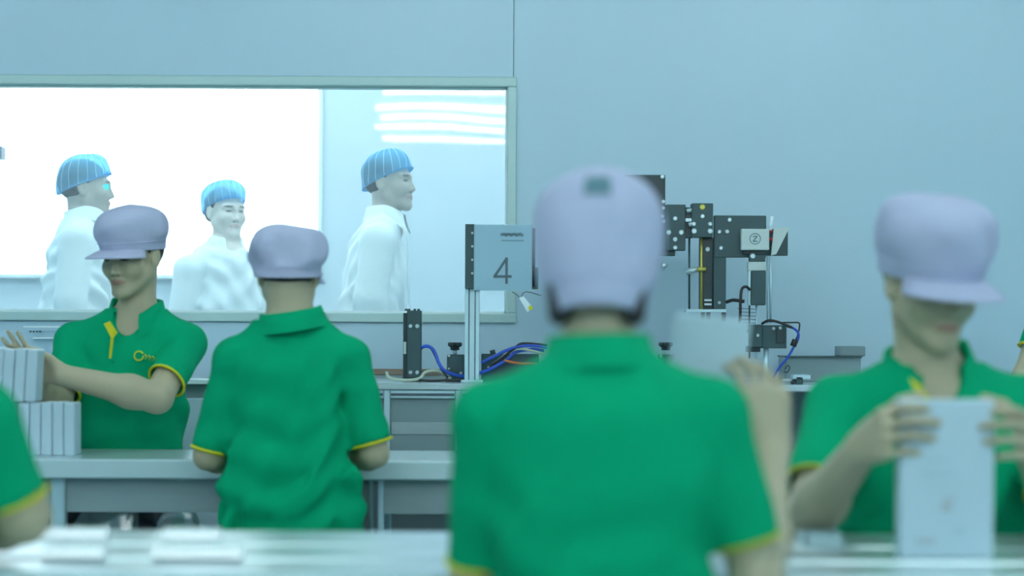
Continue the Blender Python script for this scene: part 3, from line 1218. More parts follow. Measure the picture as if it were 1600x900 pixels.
def wrapped_bundle(x, y, z, sx, sy, sz, seed, label):
    F = Field(.009)
    fo = make_folds(seed, .012, z + sz * .5, .3)

    def fn(px, py, pz):
        q = ((np.abs((px - x) / sx)) ** 3 + np.abs((py - y) / sy) ** 3 + np.abs((pz - z - sz) / sz) ** 3) ** (1 / 3)
        return (q - 1) * min(sx, sy, sz) + fo(px, py, pz)
    F.add(fn, V(x - sx, y - sy, z), V(x + sx, y + sy, z + 2 * sz), 0)
    v, f = F.mesh()
    v[:, 2] += z - v[:, 2].min()
    o = np_mesh('plastic_bundle', v, f, 'wrap_plastic', None)
    tag(o, label, 'plastic bag', 'plastic wrapped bundles under the bench')
    M2 = Field(.012)
    M2.ell(V(x, y, z + sz * .85), (sx * .8, sy * .8, sz * .7), None, 0)
    v, f = M2.mesh()
    np_mesh('wrapped_content', v, f, 'steel_dull', o)


wrapped_bundle(-1.135, 5.79, .303, .105, .05, .145, 3, 'clear plastic wrapped bundle beside the bench leg at left')
wrapped_bundle(-.940, 5.79, .303, .074, .05, .140, 5, 'clear plastic wrapped bundle under the bench left of the green back')

# front bench: long aluminium rails side by side
FT0, FT1 = 3.12, 3.74
ft = empty('workbench', (0, (FT0 + FT1) / 2, 0), 'bright metal bench of long flat rails in the foreground', 'workbench')
for (a, b, dz) in ((3.515, FT1, 0.0), (3.29, 3.495, .0), (FT0 + .01, 3.27, -.002)):
    MB().box(-2.6, 2.6, a, b, ZT - .03, ZT + dz, .008).build('rail', 'steel', ft)
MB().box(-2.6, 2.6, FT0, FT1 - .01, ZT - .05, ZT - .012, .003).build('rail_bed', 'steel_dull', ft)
MB().box(-2.6, 2.6, FT0 - .02, FT0 + .005, ZT - .07, ZT - .004, .004).build('front_edge', 'worktop_edge', ft)
for lx in (-2.4, -.9, .95, 2.4):
    for ly in (FT0 + .03, FT1 - .08):
        MB().box(lx - .02, lx + .02, ly, ly + .04, 0, ZT - .05, .004).build('leg', 'alu', ft)

# bars added for bright reflections on the front bench, tilted to mirror a ceiling tube
for (x0, x1, d_s, beta, lbl) in ((68, 168, 3.575, 47.4, 'shorter polished bar added for a bright reflection at the far left of the front bench, back row'),
                                 (68, 163, 3.285, 43.2, 'shorter polished bar added for a bright reflection at the far left of the front bench, front row'),
                                 (255, 345, 3.575, 47.4, 'polished bar added for a bright reflection left of the green back, back row of the front bench'),
                                 (240, 378, 3.285, 43.2, 'longest polished bar added for a bright reflection on the front bench, front row')):
    xa, xb = XX(x0, d_s), XX(x1, d_s)
    t = empty('reflection_bar', ((xa + xb) / 2, d_s, ZT), lbl, 'guide strip', 'polished bars added for reflections on the front bench')
    h_ = .0185
    dy = h_ / math.tan(math.radians(beta))
    MB().poly([(xa, d_s, ZT + .001), (xa, d_s + dy, ZT + h_), (xa, d_s + dy + .012, ZT + h_), (xa, d_s + dy + .012, ZT + .001)], V(xb - xa, 0, 0)).build('wedge_bar', 'polished', t)
    MB().box(xa - .002, xb + .002, d_s - .006, d_s + dy + .016, ZT, ZT + .0015).build('foot_plate', 'steel_dull', t)

# machine bench along the window wall
BD0, BD1 = 6.78, 7.50
BZ = ZY(597, 7.0)
mb = empty('machine_bench', (0, 7.1, 0), 'aluminium framed machine bench with grey panels along the window wall', 'workbench')
MB().box(-2.9, 2.6, BD0, BD1, BZ - .022, BZ, .003).build('bench_top', 'worktop', mb)
for k in range(-6, 6):
    xp = XX(605, BD0) + k * .2365
    if xp > 2.5 or xp < -2.85:
        continue
    MB().box(xp - .010, xp + .010, BD0 + .004, BD0 + .04, 0, BZ - .022, .002).build('frame_post', 'alu', mb)
    if k < 5 and xp + .2365 < 2.6:
        xa, xb = xp + .011, xp + .2255
        MB().box(xa, xb, BD0 + .006, BD0 + .035, BZ - .050, BZ - .023, .002).build('frame_rail', 'alu', mb)
        MB().box(xa + .002, xb - .002, BD0 + .0045, BD0 + .008, BZ - .042, BZ - .033).build('rail_slot', 'alu_slot', mb)
        pn = MB().box(xa, xb, BD0 + .020, BD0 + .028, BZ - .30, BZ - .051).build('panel', 'panel_grey', mb)
        MB().box(xa + .004, xb - .004, BD0 + .017, BD0 + .021, BZ - .170, BZ - .130, .001).build('panel_reflection', 'steel_dull', pn)  # lighter strip paints a reflection across the panel
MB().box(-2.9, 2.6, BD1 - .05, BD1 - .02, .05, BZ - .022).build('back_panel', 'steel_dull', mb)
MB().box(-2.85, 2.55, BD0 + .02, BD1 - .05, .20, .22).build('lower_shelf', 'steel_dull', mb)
MB().box(XX(520, 7.4), XX(720, 7.4), 7.40, 7.43, ZY(587, 7.4), ZY(577.5, 7.4), .002).build('brown_rail', 'brown_rail', mb, label='brown rail at the back of the bench')
MB().box(XX(520, 7.4), XX(720, 7.4), 7.41, 7.42, BZ, ZY(587, 7.4)).build('rail_support', 'steel_dull', mb)

# ================================================================== equipment on the machine bench
BOLT = {}


def bolt(parent, x, y, d, r=3.2, mat='bolt'):
    """round bolt head facing the camera side, at image point (x, y)"""
    key = (round(r, 1), mat)
    if key not in BOLT:
        m = MB()
        rr = r / F_PX * 7.0
        m.tube([(0, .004, 0), (0, -.003, 0), (0, -.005, 0)], [rr, rr, rr * .75], 12)
        me = m.build('bolt', mat, None)
        BOLT[key] = me.data
        bpy.data.objects.remove(me)
    o = bpy.data.objects.new('bolt', BOLT[key])
    link(o, parent)
    o.location = tuple(P(x, y, d) - root_origin(parent))
    return o


def cable(name, pts, r, mat, label, group=None, d=None, cat='cable'):
    o = MB().tube(bez([P(*p) for p in pts], 8), r, 8).build(name, mat, None, smooth=True)
    return tag(o, label, cat, group)


# upright actuator left of the sign
ua = empty('upright_actuator', P(644, 595, 7.02), 'dark upright actuator block with four bolts on the machine bench', 'machine')
b_ = P(0, 0, 7.0)
box_px(MB(), 636, 485, 657.5, 592, 6.98, 7.05).build('column', 'dark_metal', ua)
MB().box(XX(630, 7.0), XX(636, 7.0), 7.0, 7.05, ZY(590, 7), ZY(490, 7), .001).build('side_plate', 'dark_metal_b', ua)
MB().box(XX(630, 7.0), XX(658, 7.0), 6.98, 7.06, BZ, ZY(590, 7), .001).build('foot', 'dark_metal_b', ua)
MB().box(XX(631, 7.0) - .0005, XX(635, 7.0), 6.996, 7.0, ZY(554, 7), ZY(535, 7)).build('side_label', 'plate_white', ua)
for bx_, by_ in ((641.5, 509.5), (652, 509.5), (641.5, 582), (652, 582)):
    bolt(ua, bx_, by_, 6.98, 3.3)
for bx_ in (634.5, 639, 648, 654):
    box_px(MB(), bx_ - 2, 482.5, bx_ + 2, 485.5, 7.0, 7.02, 0).build('top_screw', 'dark_metal_b', ua)


def clamp(xc, d, label, w=27):
    t = empty('clamp_block', P(xc, 596, d), label, 'machine', 'black clamps with star knobs')
    a = P(xc - w / 2, 554, d)
    c = P(xc + w / 2, 594, d)
    MB().box(a[0], c[0], d, d + .06, BZ + .012, a[2], .002).build('block', 'dark_metal', t)
    MB().box(a[0] - .004, c[0] + .004, d - .01, d + .07, BZ, BZ + .013, .002).build('base', 'dark_metal_b', t)
    bolt(t, xc - w / 2 + 3, 556, d, 2.2)
    bolt(t, xc - w / 2 + 3, 576, d, 1.8)
    bolt(t, xc + 8, 583, d, 2.4)
    k = P(xc - 2, 541, d)
    y_ = d + .03
    MB().tube([(k[0], y_, a[2]), (k[0], y_, k[2] - .012)], .008, 12).build('stem', 'alu', t, smooth=True)
    m = MB()
    n = 40
    G = []
    for z, s in ((-.014, .6), (-.004, .62), (.001, .95), (.008, 1.0), (.013, .9)):
        G.append([(k[0] + (.022 + .004 * math.cos(7 * q)) * s * math.cos(q), y_ + (.022 + .004 * math.cos(7 * q)) * s * math.sin(q), k[2] + z) for q in np.linspace(0, 2 * math.pi, n, endpoint=False)])
    m.grid(G, True)
    m.f.append(tuple(range(4 * n, 5 * n)))
    m.f.append(tuple(range(n)))
    m.build('star_knob', 'dark_metal_b', t)


clamp(712, 7.02, 'black clamp block with star knob left of the sign post')
clamp(1043, 7.02, 'black clamp with star knob right of the capped head in front')
cb = empty('black_connector_block', P(800, 594, 7.1), 'low dark block with connectors right of the sign post', 'machine')
box_px(MB(), 752, 553, 842, 596, 7.10, 7.2).build('housing', 'dark_metal', cb)
MB().tube([P(766, 552, 7.13), P(774, 550, 7.13)], .010, 10).build('connector', 'dark_metal_b', cb, smooth=True)

# sign post with the number 4
sp_ = empty('sign_post', P(738, 597, 6.94), 'aluminium profile post carrying the number 4 placard', 'sign')
xa, xb = XX(726, 6.94), XX(749, 6.94)
m = MB()
q = (xb - xa) / 4
m.box(xa, xa + q * 1.05, 6.94, 6.98, BZ, ZY(352, 6.94), .001)
m.box(xb - q * 1.05, xb, 6.94, 6.98, BZ, ZY(352, 6.94), .001)
m.box(xa + q * 1.05, xb - q * 1.05, 6.946, 6.974, BZ, ZY(352, 6.94))
m.build('post', 'alu', sp_)
for xx in (xa + q * 1.15, xb - q * 1.15):
    MB().box(xx - .002, xx + .002, 6.9445, 6.9465, BZ, ZY(352, 6.94)).build('post_slot', 'alu_slot', sp_)
MB().box(xa - .012, xb + .012, 6.92, 7.0, BZ, BZ + .008, .002).build('foot', 'alu', sp_)
st = box_px(MB(), 727, 350, 741, 451, 6.925, 6.94, .001).build('bracket_strip', 'dark_metal', sp_)
box_px(MB(), 830, 418, 841, 452, 6.93, 6.94, .001).build('bracket_strip', 'dark_metal', sp_)
box_px(MB(), 735, 356, 836, 449, 6.93, 6.938, .001).build('backing_plate', 'dark_metal_b', sp_)
for yy in (364, 385, 406, 427):
    bolt(st, 738, yy, 6.925, 1.9)
pl = box_px(MB(), 741, 351, 831, 454, 6.918, 6.921, .0005).build('placard', 'paper', sp_, label='paper placard reading 4 in a clear sleeve')


def strokes(parent, name, mat, segs, d, wpx, th=.0012):
    m = MB()
    for (x0, y0, x1, y1) in segs:
        a, b = P(x0, y0, d), P(x1, y1, d)
        t = nrm(b - a)
        n = V(-t[2], 0, t[0]) * (wpx / F_PX * d / 2)
        a, b = a - t * wpx * .4 / F_PX * d, b + t * wpx * .4 / F_PX * d
        m.poly([a + n, b + n, b - n, a - n], V(0, -th, 0))
    return m.build(name, mat, parent)


strokes(pl, 'digit', 'print_dark', [(791.5, 404, 791.5, 442), (791.5, 404, 773, 431.5), (772.5, 432, 798, 432)], 6.9175, 4.0)
strokes(pl, 'heading', 'print_grey', [(784 + i * 4.2, 366 + (0 if i % 3 else .6), 786.6 + i * 4.2, 366 + (1.5 if i % 2 else 0)) for i in range(8)], 6.9175, 4.6)
strokes(pl, 'heading_line', 'print_grey', [(784 + i * 4.4, 376, 787 + i * 4.4, 376) for i in range(8)], 6.9175, 1.5)
box_px(MB(), 740, 350, 832, 455, 6.911, 6.9125, 0).build('clear_sleeve', 'sleeve_plastic', sp_)

# hanging tag under the placard
tg = empty('hanging_tag', P(812, 455, 6.93), 'small white tag with yellow dot hanging below the placard', 'tag')
MB().tube(bez([P(800, 456, 6.93), P(808, 461, 6.93), P(813, 466, 6.93), P(817, 459, 6.93), P(824, 456, 6.93), P(846, 462, 6.94)], 6), .0013, 6).build('string', 'cable_black', tg, smooth=True)
a, b, c, d_ = P(811, 465, 6.92), P(818, 463, 6.92), P(833, 481, 6.92), P(824, 488, 6.92)
MB().poly([a, b, c, d_], V(0, .003, 0)).build('tag_card', 'white_tray', tg)
MB().tube([P(829, 481, 6.916), P(829, 481, 6.921)], .0075, 14).build('dot', 'yellow', tg)

# cables around the sign post
cable('cable', [(657, 543, 6.99), (668, 541, 6.98), (678, 548, 6.97), (686, 568, 6.96), (696, 580, 6.965), (712, 586, 6.985), (726, 588, 6.998), (745, 584, 7.0), (765, 577, 7.05), (790, 563, 7.07), (806, 550, 7.08), (830, 546, 7.08), (850, 548, 7.08)], .006, 'cable_blue', 'blue cable looping from the upright actuator past the sign post')
cable('cable', [(657, 546, 7.0), (664, 541, 6.99), (673, 544, 6.985), (682, 560, 6.975), (690, 577, 6.965), (700, 590, 6.96)], .004, 'cable_black', 'black cable leaving the side of the upright actuator')
cable('cable', [(752, 567, 7.06), (770, 558, 7.06), (790, 548, 7.06), (812, 541, 7.06), (835, 540, 7.06), (855, 543, 7.06)], .0055, 'cable_blue', 'straight blue cable above the low dark block')
cable('cable', [(765, 573, 7.07), (785, 559, 7.065), (803, 545, 7.06), (815, 537, 7.06), (840, 538, 7.06), (855, 540, 7.06)], .0045, 'cable_black', 'black cable bundled with the blue ones by the sign post')
cable('cable', [(762, 575, 7.075), (780, 562, 7.072), (796, 550, 7.07), (812, 545, 7.065), (835, 549, 7.065), (850, 553, 7.06)], .0045, 'hose_cream', 'cream hose bundled with the blue cables by the sign post')
cable('cable', [(788, 563, 7.04), (800, 566, 7.035), (815, 568, 7.03), (835, 568, 7.03), (850, 570, 7.03)], .004, 'cable_orange', 'orange cable beside the blue bundle')
cable('cable', [(604, 582, 7.0), (608, 590, 6.98), (620, 593, 6.965), (640, 594, 6.955), (656, 591, 6.955), (664, 582, 6.97), (680, 579, 6.98), (692, 583, 6.99), (705, 592, 6.995)], .0055, 'hose_cream', 'cream hose lying on the bench before the upright actuator')
cable('cable', [(655, 594, 6.95), (675, 595, 6.95), (700, 594, 6.95), (722, 594, 6.95)], .0045, 'cable_black', 'black cable lying on the bench below the clamp')

# ---- gantry machine right of the capped head
gm = empty('pick_and_place_machine', P(960, 597, 7.1), 'dark bolted pick and place machine on the bench at right', 'machine')
MB().box(XX(905, 7.1), XX(982, 7.1), 7.08, 7.18, BZ, ZY(300, 7.1), .002).build('mast', 'dark_metal', gm)
MB().box(XX(880, 7.1), XX(1000, 7.1), 7.03, 7.23, BZ, BZ + .012, .002).build('mast_base', 'dark_metal_b', gm)
box_px(MB(), 975, 273, 1039, 398, 7.04, 7.08).build('upright_plate', 'dark_metal_b', gm)
box_px(MB(), 1000, 320, 1055, 400, 7.02, 7.05).build('clamp_plate', 'dark_metal', gm)
box_px(MB(), 1041, 319.5, 1071, 391.5, 7.0, 7.05).build('clamp_plate', 'dark_metal', gm)
box_px(MB(), 1068, 324, 1082, 372, 7.005, 7.05).build('link_plate', 'dark_metal_b', gm)
box_px(MB(), 1081, 317.5, 1114, 371, 6.985, 7.05).build('slide_block', 'dark_metal', gm)
box_px(MB(), 1116, 336.5, 1197, 402.5, 7.0, 7.03).build('cross_plate', 'dark_metal', gm)
box_px(MB(), 1196, 358, 1231, 399.5, 7.012, 7.035).build('cross_plate_end', 'dark_metal', gm)
box_px(MB(), 1094, 371, 1114, 483, 7.02, 7.07).build('slide_rail', 'dark_metal_b', gm)
box_px(MB(), 1115, 402, 1134, 483, 7.0, 7.04).build('slide_carriage', 'dark_metal', gm)
MB().tube([P(1077, 371, 7.03), P(1077, 485, 7.03)], .0035, 10).build('guide_rod', 'dark_metal', gm, smooth=True)
MB().tube([P(1096, 371, 7.01), P(1096, 483, 7.01)], .0045, 10).build('guide_rod', 'brass', gm, smooth=True)
MB().tube([P(1072, 425, 7.0), P(1090, 420.5, 7.0)], .0105, 14).build('air_fitting', 'bolt', gm, smooth=True)
MB().tube([P(1089, 421, 6.995), P(1103, 420.5, 6.995)], .0075, 12).build('air_fitting', 'brass', gm, smooth=True)
MB().tube([P(1040, 411, 7.0), P(1034, 420, 7.0)], .010, 12).build('air_fitting', 'bolt', gm, smooth=True)
box_px(MB(), 1072, 483, 1135, 488, 6.99, 7.05, .001).build('foot_plate', 'alu', gm)
for a, b, y0, y1 in ((1096, 1101, 488, 512), (1104, 1110, 488, 506), (1128, 1134, 488, 508)):
    box_px(MB(), a, y0, b, y1, 7.0, 7.02, .001).build('gripper_finger', 'dark_metal_b', gm)
for yy in (469, 475.5):
    box_px(MB(), 1101, yy - 1.6, 1112, yy + 1.6, 7.005, 7.02, 0).build('valve_tab', 'bolt', gm)
for x, y, r in ((1035, 276, 3.5), (1036.5, 315, 3), (1036.5, 325, 2.8), (1035, 338, 2.8), (1037, 346, 3)):
    bolt(gm, x, y, 7.02 if y > 319 else 7.04, r)
for x, y, r in ((1055, 341.5, 3.6), (1045, 363, 4), (1064.5, 363, 4.2), (1055, 374, 3.8), (1055, 387, 3.6)):
    bolt(gm, x, y, 7.0, r)
for x, y, r in ((1097.5, 338, 3.5), (1084, 350, 3.5), (1109.5, 350, 3.5), (1084.5, 361, 4.2), (1109.5, 361, 4.2)):
    bolt(gm, x, y, 6.985, r)
bolt(gm, 1097.5, 323.5, 6.985, 4.6, 'brass')
box_px(MB(), 1071, 341, 1081, 346.5, 6.99, 7.005, .001).build('stop_block', 'bolt', gm)
MB().tube([P(1073, 330, 6.995), P(1082, 328, 6.995)], .0075, 12).build('air_fitting', 'bolt', gm, smooth=True)
MB().tube([P(1076, 351.5, 6.99), P(1083, 350, 6.99)], .008, 12).build('air_fitting', 'bolt', gm, smooth=True)
for x, y, r in ((1140, 343.5, 3.5), (1124, 362, 3.2), (1136, 362, 3.4), (1126.5, 387.5, 3.2), (1124, 473, 2.6)):
    bolt(gm, x, y, 7.0, r)
bolt(gm, 1105.5, 389.5, 7.02, 3.8)
# vision head on the cross plate
vh = box_px(MB(), 1158.5, 357.5, 1202, 391, 6.96, 7.0, .003).build('camera_box', 'plate_white', gm)
ring = P(1180, 373, 6.9595)
rr = 8.3 / F_PX * 6.96
MB().tube([ring + V(rr * math.cos(t), 0, rr * math.sin(t)) for t in np.linspace(0, 2 * math.pi, 30)], .0014, 6, False).build('emblem_ring', 'print_grey', vh, smooth=True)
strokes(vh, 'emblem_mark', 'print_grey', [(1177, 369.5, 1183, 369.5), (1180, 373, 1183, 369.5), (1177, 376.5, 1180, 373), (1177, 377, 1183, 377)], 6.9597, 1.6)
box_px(MB(), 1162, 391, 1196, 397, 6.98, 7.01, .001).build('neck_plate', 'dark_metal_b', gm)
box_px(MB(), 1171, 397, 1196, 409, 6.975, 7.005, .002).build('neck_block', 'dark_metal', gm)
bolt(gm, 1176, 400, 6.975, 4.4)
box_px(MB(), 1169, 409, 1197, 423, 6.97, 7.005, .002).build('clamp_ring', 'plate_white', gm)
box_px(MB(), 1173.5, 423, 1196.5, 477, 6.965, 7.01, .003).build('camera_barrel', 'dark_metal', gm)
box_px(MB(), 1169, 423, 1174, 477, 6.975, 7.005, .001).build('barrel_plate', 'alu', gm)
MB().tube([P(1204, 400, 6.99), P(1204, 505, 6.99)], .0045, 10).build('lift_rod', 'alu', gm, smooth=True)
MB().tube([P(1199, 400, 7.0), P(1199, 505, 7.0)], .003, 8).build('lift_rod', 'alu', gm, smooth=True)
MB().tube([P(1182, 477, 6.99), P(1182, 560, 6.99)], .0035, 8).build('lift_rod', 'alu', gm, smooth=True)
MB().tube([P(1171, 470, 6.99), P(1171, 560, 6.99)], .0030, 8).build('lift_rod', 'dark_metal_b', gm, smooth=True)
MB().tube([P(1197, 542, 6.99), P(1197, 600, 6.99)], .009, 10).build('lift_rod', 'alu', gm, smooth=True)
# blade and tube at the machine's right end
a, b, c, d_ = P(1209, 356, 6.98), P(1234, 355, 6.98), P(1213, 397, 6.98), P(1205, 399, 6.98)
MB().poly([a, b, c, d_], V(0, .004, 0)).build('guard_blade', 'plate_white', gm)
MB().tube([P(1206.5, 338, 6.985), P(1203.5, 360, 6.985)], .006, 10).build('white_hose', 'white_tray', gm, smooth=True)
MB().tube([P(1203, 361, 6.985), P(1206, 362, 6.985)], .006, 10).build('red_fitting', 'red', gm, smooth=True)
MB().tube([P(1202, 373, 6.985), P(1206, 375, 6.985)], .006, 10).build('red_fitting', 'red', gm, smooth=True)
# lower head
box_px(MB(), 1170, 507, 1192, 543, 6.96, 7.02, .003).build('motor_block', 'dark_metal', gm)
box_px(MB(), 1191, 508, 1229, 544.5, 6.965, 7.02, .002).build('motor_block', 'dark_metal', gm)
box_px(MB(), 1213, 512, 1226, 536, 6.958, 6.966, .001).build('connector_cover', 'dark_metal_b', gm)
for x, y in ((1184, 524), (1208.5, 513.5), (1219, 512.5)):
    bolt(gm, x, y, 6.96, 2.6)
box_px(MB(), 1154, 511, 1170, 515.5, 6.98, 7.0, .001).build('support_arm', 'alu', gm)
box_px(MB(), 1163, 520, 1171, 540, 6.97, 7.0, .001).build('sensor', 'alu', gm)
box_px(MB(), 1166, 541, 1188, 550, 6.975, 7.0, .001).build('lower_plate', 'dark_metal_b', gm)
for i in range(5):
    MB().tube([P(1152 + 2 * i, 482 + i * 5.5, 6.99), P(1181, 483 + i * 5.5, 6.99)], .0011, 5).build('spring_wire', 'dark_metal', gm)
cable('cable', [(1135, 472, 7.0), (1145, 469, 6.98), (1156, 470, 6.97), (1163, 471, 6.97)], .006, 'cable_black', 'short black cable from the slide to the camera barrel')
cable('cable', [(1172, 453, 6.965), (1166, 448, 6.96), (1159, 452, 6.955), (1157, 470, 6.95), (1156.5, 495, 6.95), (1153.5, 516, 6.955), (1156, 524, 6.96)], .005, 'cable_black', 'black cable arching beside the camera barrel and down')
cable('cable', [(1190, 506, 6.955), (1200, 501, 6.945), (1212, 502, 6.94), (1226, 507, 6.94), (1238, 512, 6.945)], .0045, 'cable_black', 'black cable arching over the lower motor block')
cable('cable', [(1222, 504, 6.97), (1235, 504, 6.965), (1248, 504.5, 6.96), (1249, 512, 6.955), (1246, 525, 6.955), (1241, 536, 6.955)], .0028, 'cable_black', 'thin black cable looping at the right of the motor block')
cable('cable', [(1230, 510, 6.95), (1240, 513, 6.95), (1247, 520, 6.95), (1247, 530, 6.95), (1241, 541, 6.95), (1231, 558, 6.96), (1218, 574, 6.97), (1205, 596, 7.0)], .0042, 'cable_blue', 'blue cable dropping from the motor block at right')
tag(MB().tube([P(1243, 531, 6.945), P(1239, 541, 6.945)], .011, 12).build('cable_ferrite', 'cable_black', None, smooth=True), 'small black ferrite lump on the hanging blue cable', 'ferrite')

# grey equipment case behind, at right
ec = empty('equipment_case', P(1270, 597, 7.3), 'low grey equipment case on the bench at right', 'machine')
a = P(1228, 557.5, 7.25)
c = P(1345, 557.5, 7.25)
MB().box(a[0], c[0], 7.25, 7.45, BZ, a[2], .003).build('case', 'panel_grey', ec)
MB().box(a[0] - .003, c[0] + .003, 7.24, 7.46, a[2] - .003, a[2] + .002).build('case_lid', 'dark_metal', ec)
box_px(MB(), 1313, 541, 1352, 557, 7.27, 7.4, .003).build('display_housing', 'panel_grey', ec)
fx = empty('small_fixture', P(1245, 600, 7.0), 'small metal fixture of rods and fittings below the hanging blue cable', 'machine')
MB().tube(bez([P(1226, 577, 6.95), P(1231, 571, 6.95), P(1234, 575, 6.95), P(1230, 582, 6.95), P(1225, 580, 6.95)], 5), .0022, 6).build('wire_loop', 'dark_metal_b', fx, smooth=True)
MB().box(XX(1238, 6.95), XX(1266, 6.95), 6.93, 6.99, ZY(590, 6.95), ZY(583, 6.95), .002).build('bracket', 'alu', fx)
MB().box(XX(1243, 6.95), XX(1254, 6.95), 6.93, 6.99, BZ, ZY(586, 6.95), .002).build('stand', 'dark_metal', fx)
MB().tube([P(1223, 594, 6.95), P(1243, 594, 6.95)], .005, 10).build('rod', 'bolt', fx, smooth=True)
MB().tube([P(1226, 603, 6.94), P(1244, 603, 6.94)], .004, 10).build('rod', 'dark_metal_b', fx, smooth=True)
MB().tube([P(1237, 596, 6.93), P(1243, 606, 6.93)], .006, 10).build('fitting', 'dark_metal_b', fx, smooth=True)

# white instrument trays at far left below the window
it = empty('instrument_rack', P(40, 597, 7.3), 'white instrument rack with bright ledges below the window at left', 'instrument')
a, c = P(-60, 508, 7.33), P(92, 597, 7.33)
MB().box(a[0], c[0], 7.33, 7.45, BZ, a[2] - .02, .003).build('rack_body', 'wall', it)
box_px(MB(), 36, 509.3, 90, 512.2, 7.29, 7.36, .001).build('ledge', 'white_tray', it)
box_px(MB(), 51, 527, 86, 529.7, 7.29, 7.36, .001).build('ledge', 'white_tray', it)
for k in range(4):
    box_px(MB(), 46 + k * 5, 517, 49 + k * 5, 519, 7.328, 7.332, 0).build('marking', 'print_dark', it)
wb = empty('white_cabinet', P(306, 690, 6.74), 'white cabinet front with bright lip between the two workers at left', 'cabinet')
MB().box(XX(284, 6.72), XX(345, 6.72), 6.70, 6.76, .0, ZY(625, 6.70), .003).build('cabinet_front', 'box_white', wb)
MB().box(XX(284, 6.72), XX(345, 6.72), 6.69, 6.76, ZY(603, 6.70), ZY(595, 6.70), .002).build('cabinet_lip', 'white_tray', wb)
MB().box(XX(284, 6.72), XX(345, 6.72), 6.72, 6.76, ZY(625, 6.70), ZY(603, 6.70)).build('cabinet_gap', 'panel_grey', wb)


# ================================================================== cartons
def carton(name, label, c, size, rot, mat='box_white', group=None, lid=1.0, prints=None):
    """box with a lid line; c is the centre of its base, rot is a 3x3 matrix, size (w, d, h)"""
    c = np.asarray(c, float)
    t = empty(name, c, label, 'box', group)
    w_, d_, h_ = size

    def part(nm, m, mt):
        m.v = [tuple(c + rot @ V(*p)) for p in m.v]
        return m.build(nm, mt, t)
    part('carton_body', MB().box(-w_ / 2, w_ / 2, -d_ / 2, d_ / 2, 0, h_ * lid, .0025), mat)
    if lid < 1:
        part('carton_lid', MB().box(-w_ / 2 - .001, w_ / 2 + .001, -d_ / 2 - .001, d_ / 2 + .001, h_ * lid + .001, h_, .0025), mat)
    else:
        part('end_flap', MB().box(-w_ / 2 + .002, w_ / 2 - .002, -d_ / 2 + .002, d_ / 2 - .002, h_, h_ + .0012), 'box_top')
    for nm, mt, rects in prints or []:
        m = MB()
        for (x0, x1, z0, z1) in rects:
            m.box(x0, x1, -d_ / 2 - .0022, -d_ / 2, z0, z1)
        part(nm, m, mt)
    return t


def rotm(ax, ay, az):
    cx, sx, cy, sy, cz, sz = math.cos(ax), math.sin(ax), math.cos(ay), math.sin(ay), math.cos(az), math.sin(az)
    X = np.array([[1, 0, 0], [0, cx, -sx], [0, sx, cx]])
    Y = np.array([[cy, 0, sy], [0, 1, 0], [-sy, 0, cy]])
    Z = np.array([[cz, -sz, 0], [sz, cz, 0], [0, 0, 1]])
    return Z @ Y @ X


# lower and upper row of slim cartons on the middle bench
d0 = 5.84
pw = .0325
x_r = XX(118, d0)
hl_ = .150
names = ['rightmost slim white carton of the lower row on the bench', 'second slim white carton from the right in the lower row',
         'third slim white carton from the right in the lower row', 'fourth slim white carton from the right in the lower row',
         'fifth slim white carton from the right in the lower row']
for i in range(5):
    carton('slim_carton', names[i], (x_r - pw * (i + .5), d0 + .045, ZT), (pw - .0022, .09, hl_ + random.uniform(-.002, .002)), rotm(0, random.uniform(-.006, .006), 0), group='slim white cartons stacked on the middle bench')
names = ['rightmost slim white carton of the upper row under the hands', 'second slim white carton from the right in the upper row',
         'third slim white carton from the right in the upper row, by the picture edge', 'fourth slim white carton from the right in the upper row, cut by the picture edge']
x_r = XX(58, d0)
for i in range(4):
    carton('slim_carton', names[i], (x_r - pw * (i + .5) - .004, d0 + .045, ZT + hl_ + .004), (pw - .0022, .09, .150 + random.uniform(-.003, .003)), rotm(0, .05 + random.uniform(-.004, .004), 0), group='slim white cartons stacked on the middle bench')

# the large carton the right-hand worker holds upright
dB = 3.36
bc = P(1479, 870, dB)
bw, bh = 147 / F_PX * dB, 245 / F_PX * dB
carton('white_carton', 'tall white carton with faint print held upright by the worker at right', (bc[0], dB + .02, ZT), (bw, .04, bh), rotm(0, 0, 0),
       prints=[('print_emblem', 'box_print', [(-.010, .008, .075, .089), (-.005, .013, .092, .098)]),
               ('print_line', 'box_print_pale', [(-.040, .020, .134, .138), (-.030, .010, .158, .161)]),
               ('print_block', 'box_print', [(-.050, -.020, .022, .030)]),
               ('print_corner', 'box_print_pale', [(.012, .028, .036, .050)])])
# carton held up by the foreground worker
ca = P(1098, 640, 3.34)
carton('white_carton', 'white carton lifted by the foreground worker seen from behind', (ca[0], 3.34, ca[2]), (.122, .03, .152), rotm(0, math.radians(6), math.radians(-8)))
# carton lying on the front bench beside the foreground worker
cc = P(1122, 850, 3.50)
carton('white_carton', 'white carton lying on the front bench beside the raised arm', (cc[0] + .02, 3.54, ZT + .001), (.13, .16, .035), rotm(0, 0, .15), lid=.6, mat='box_top')
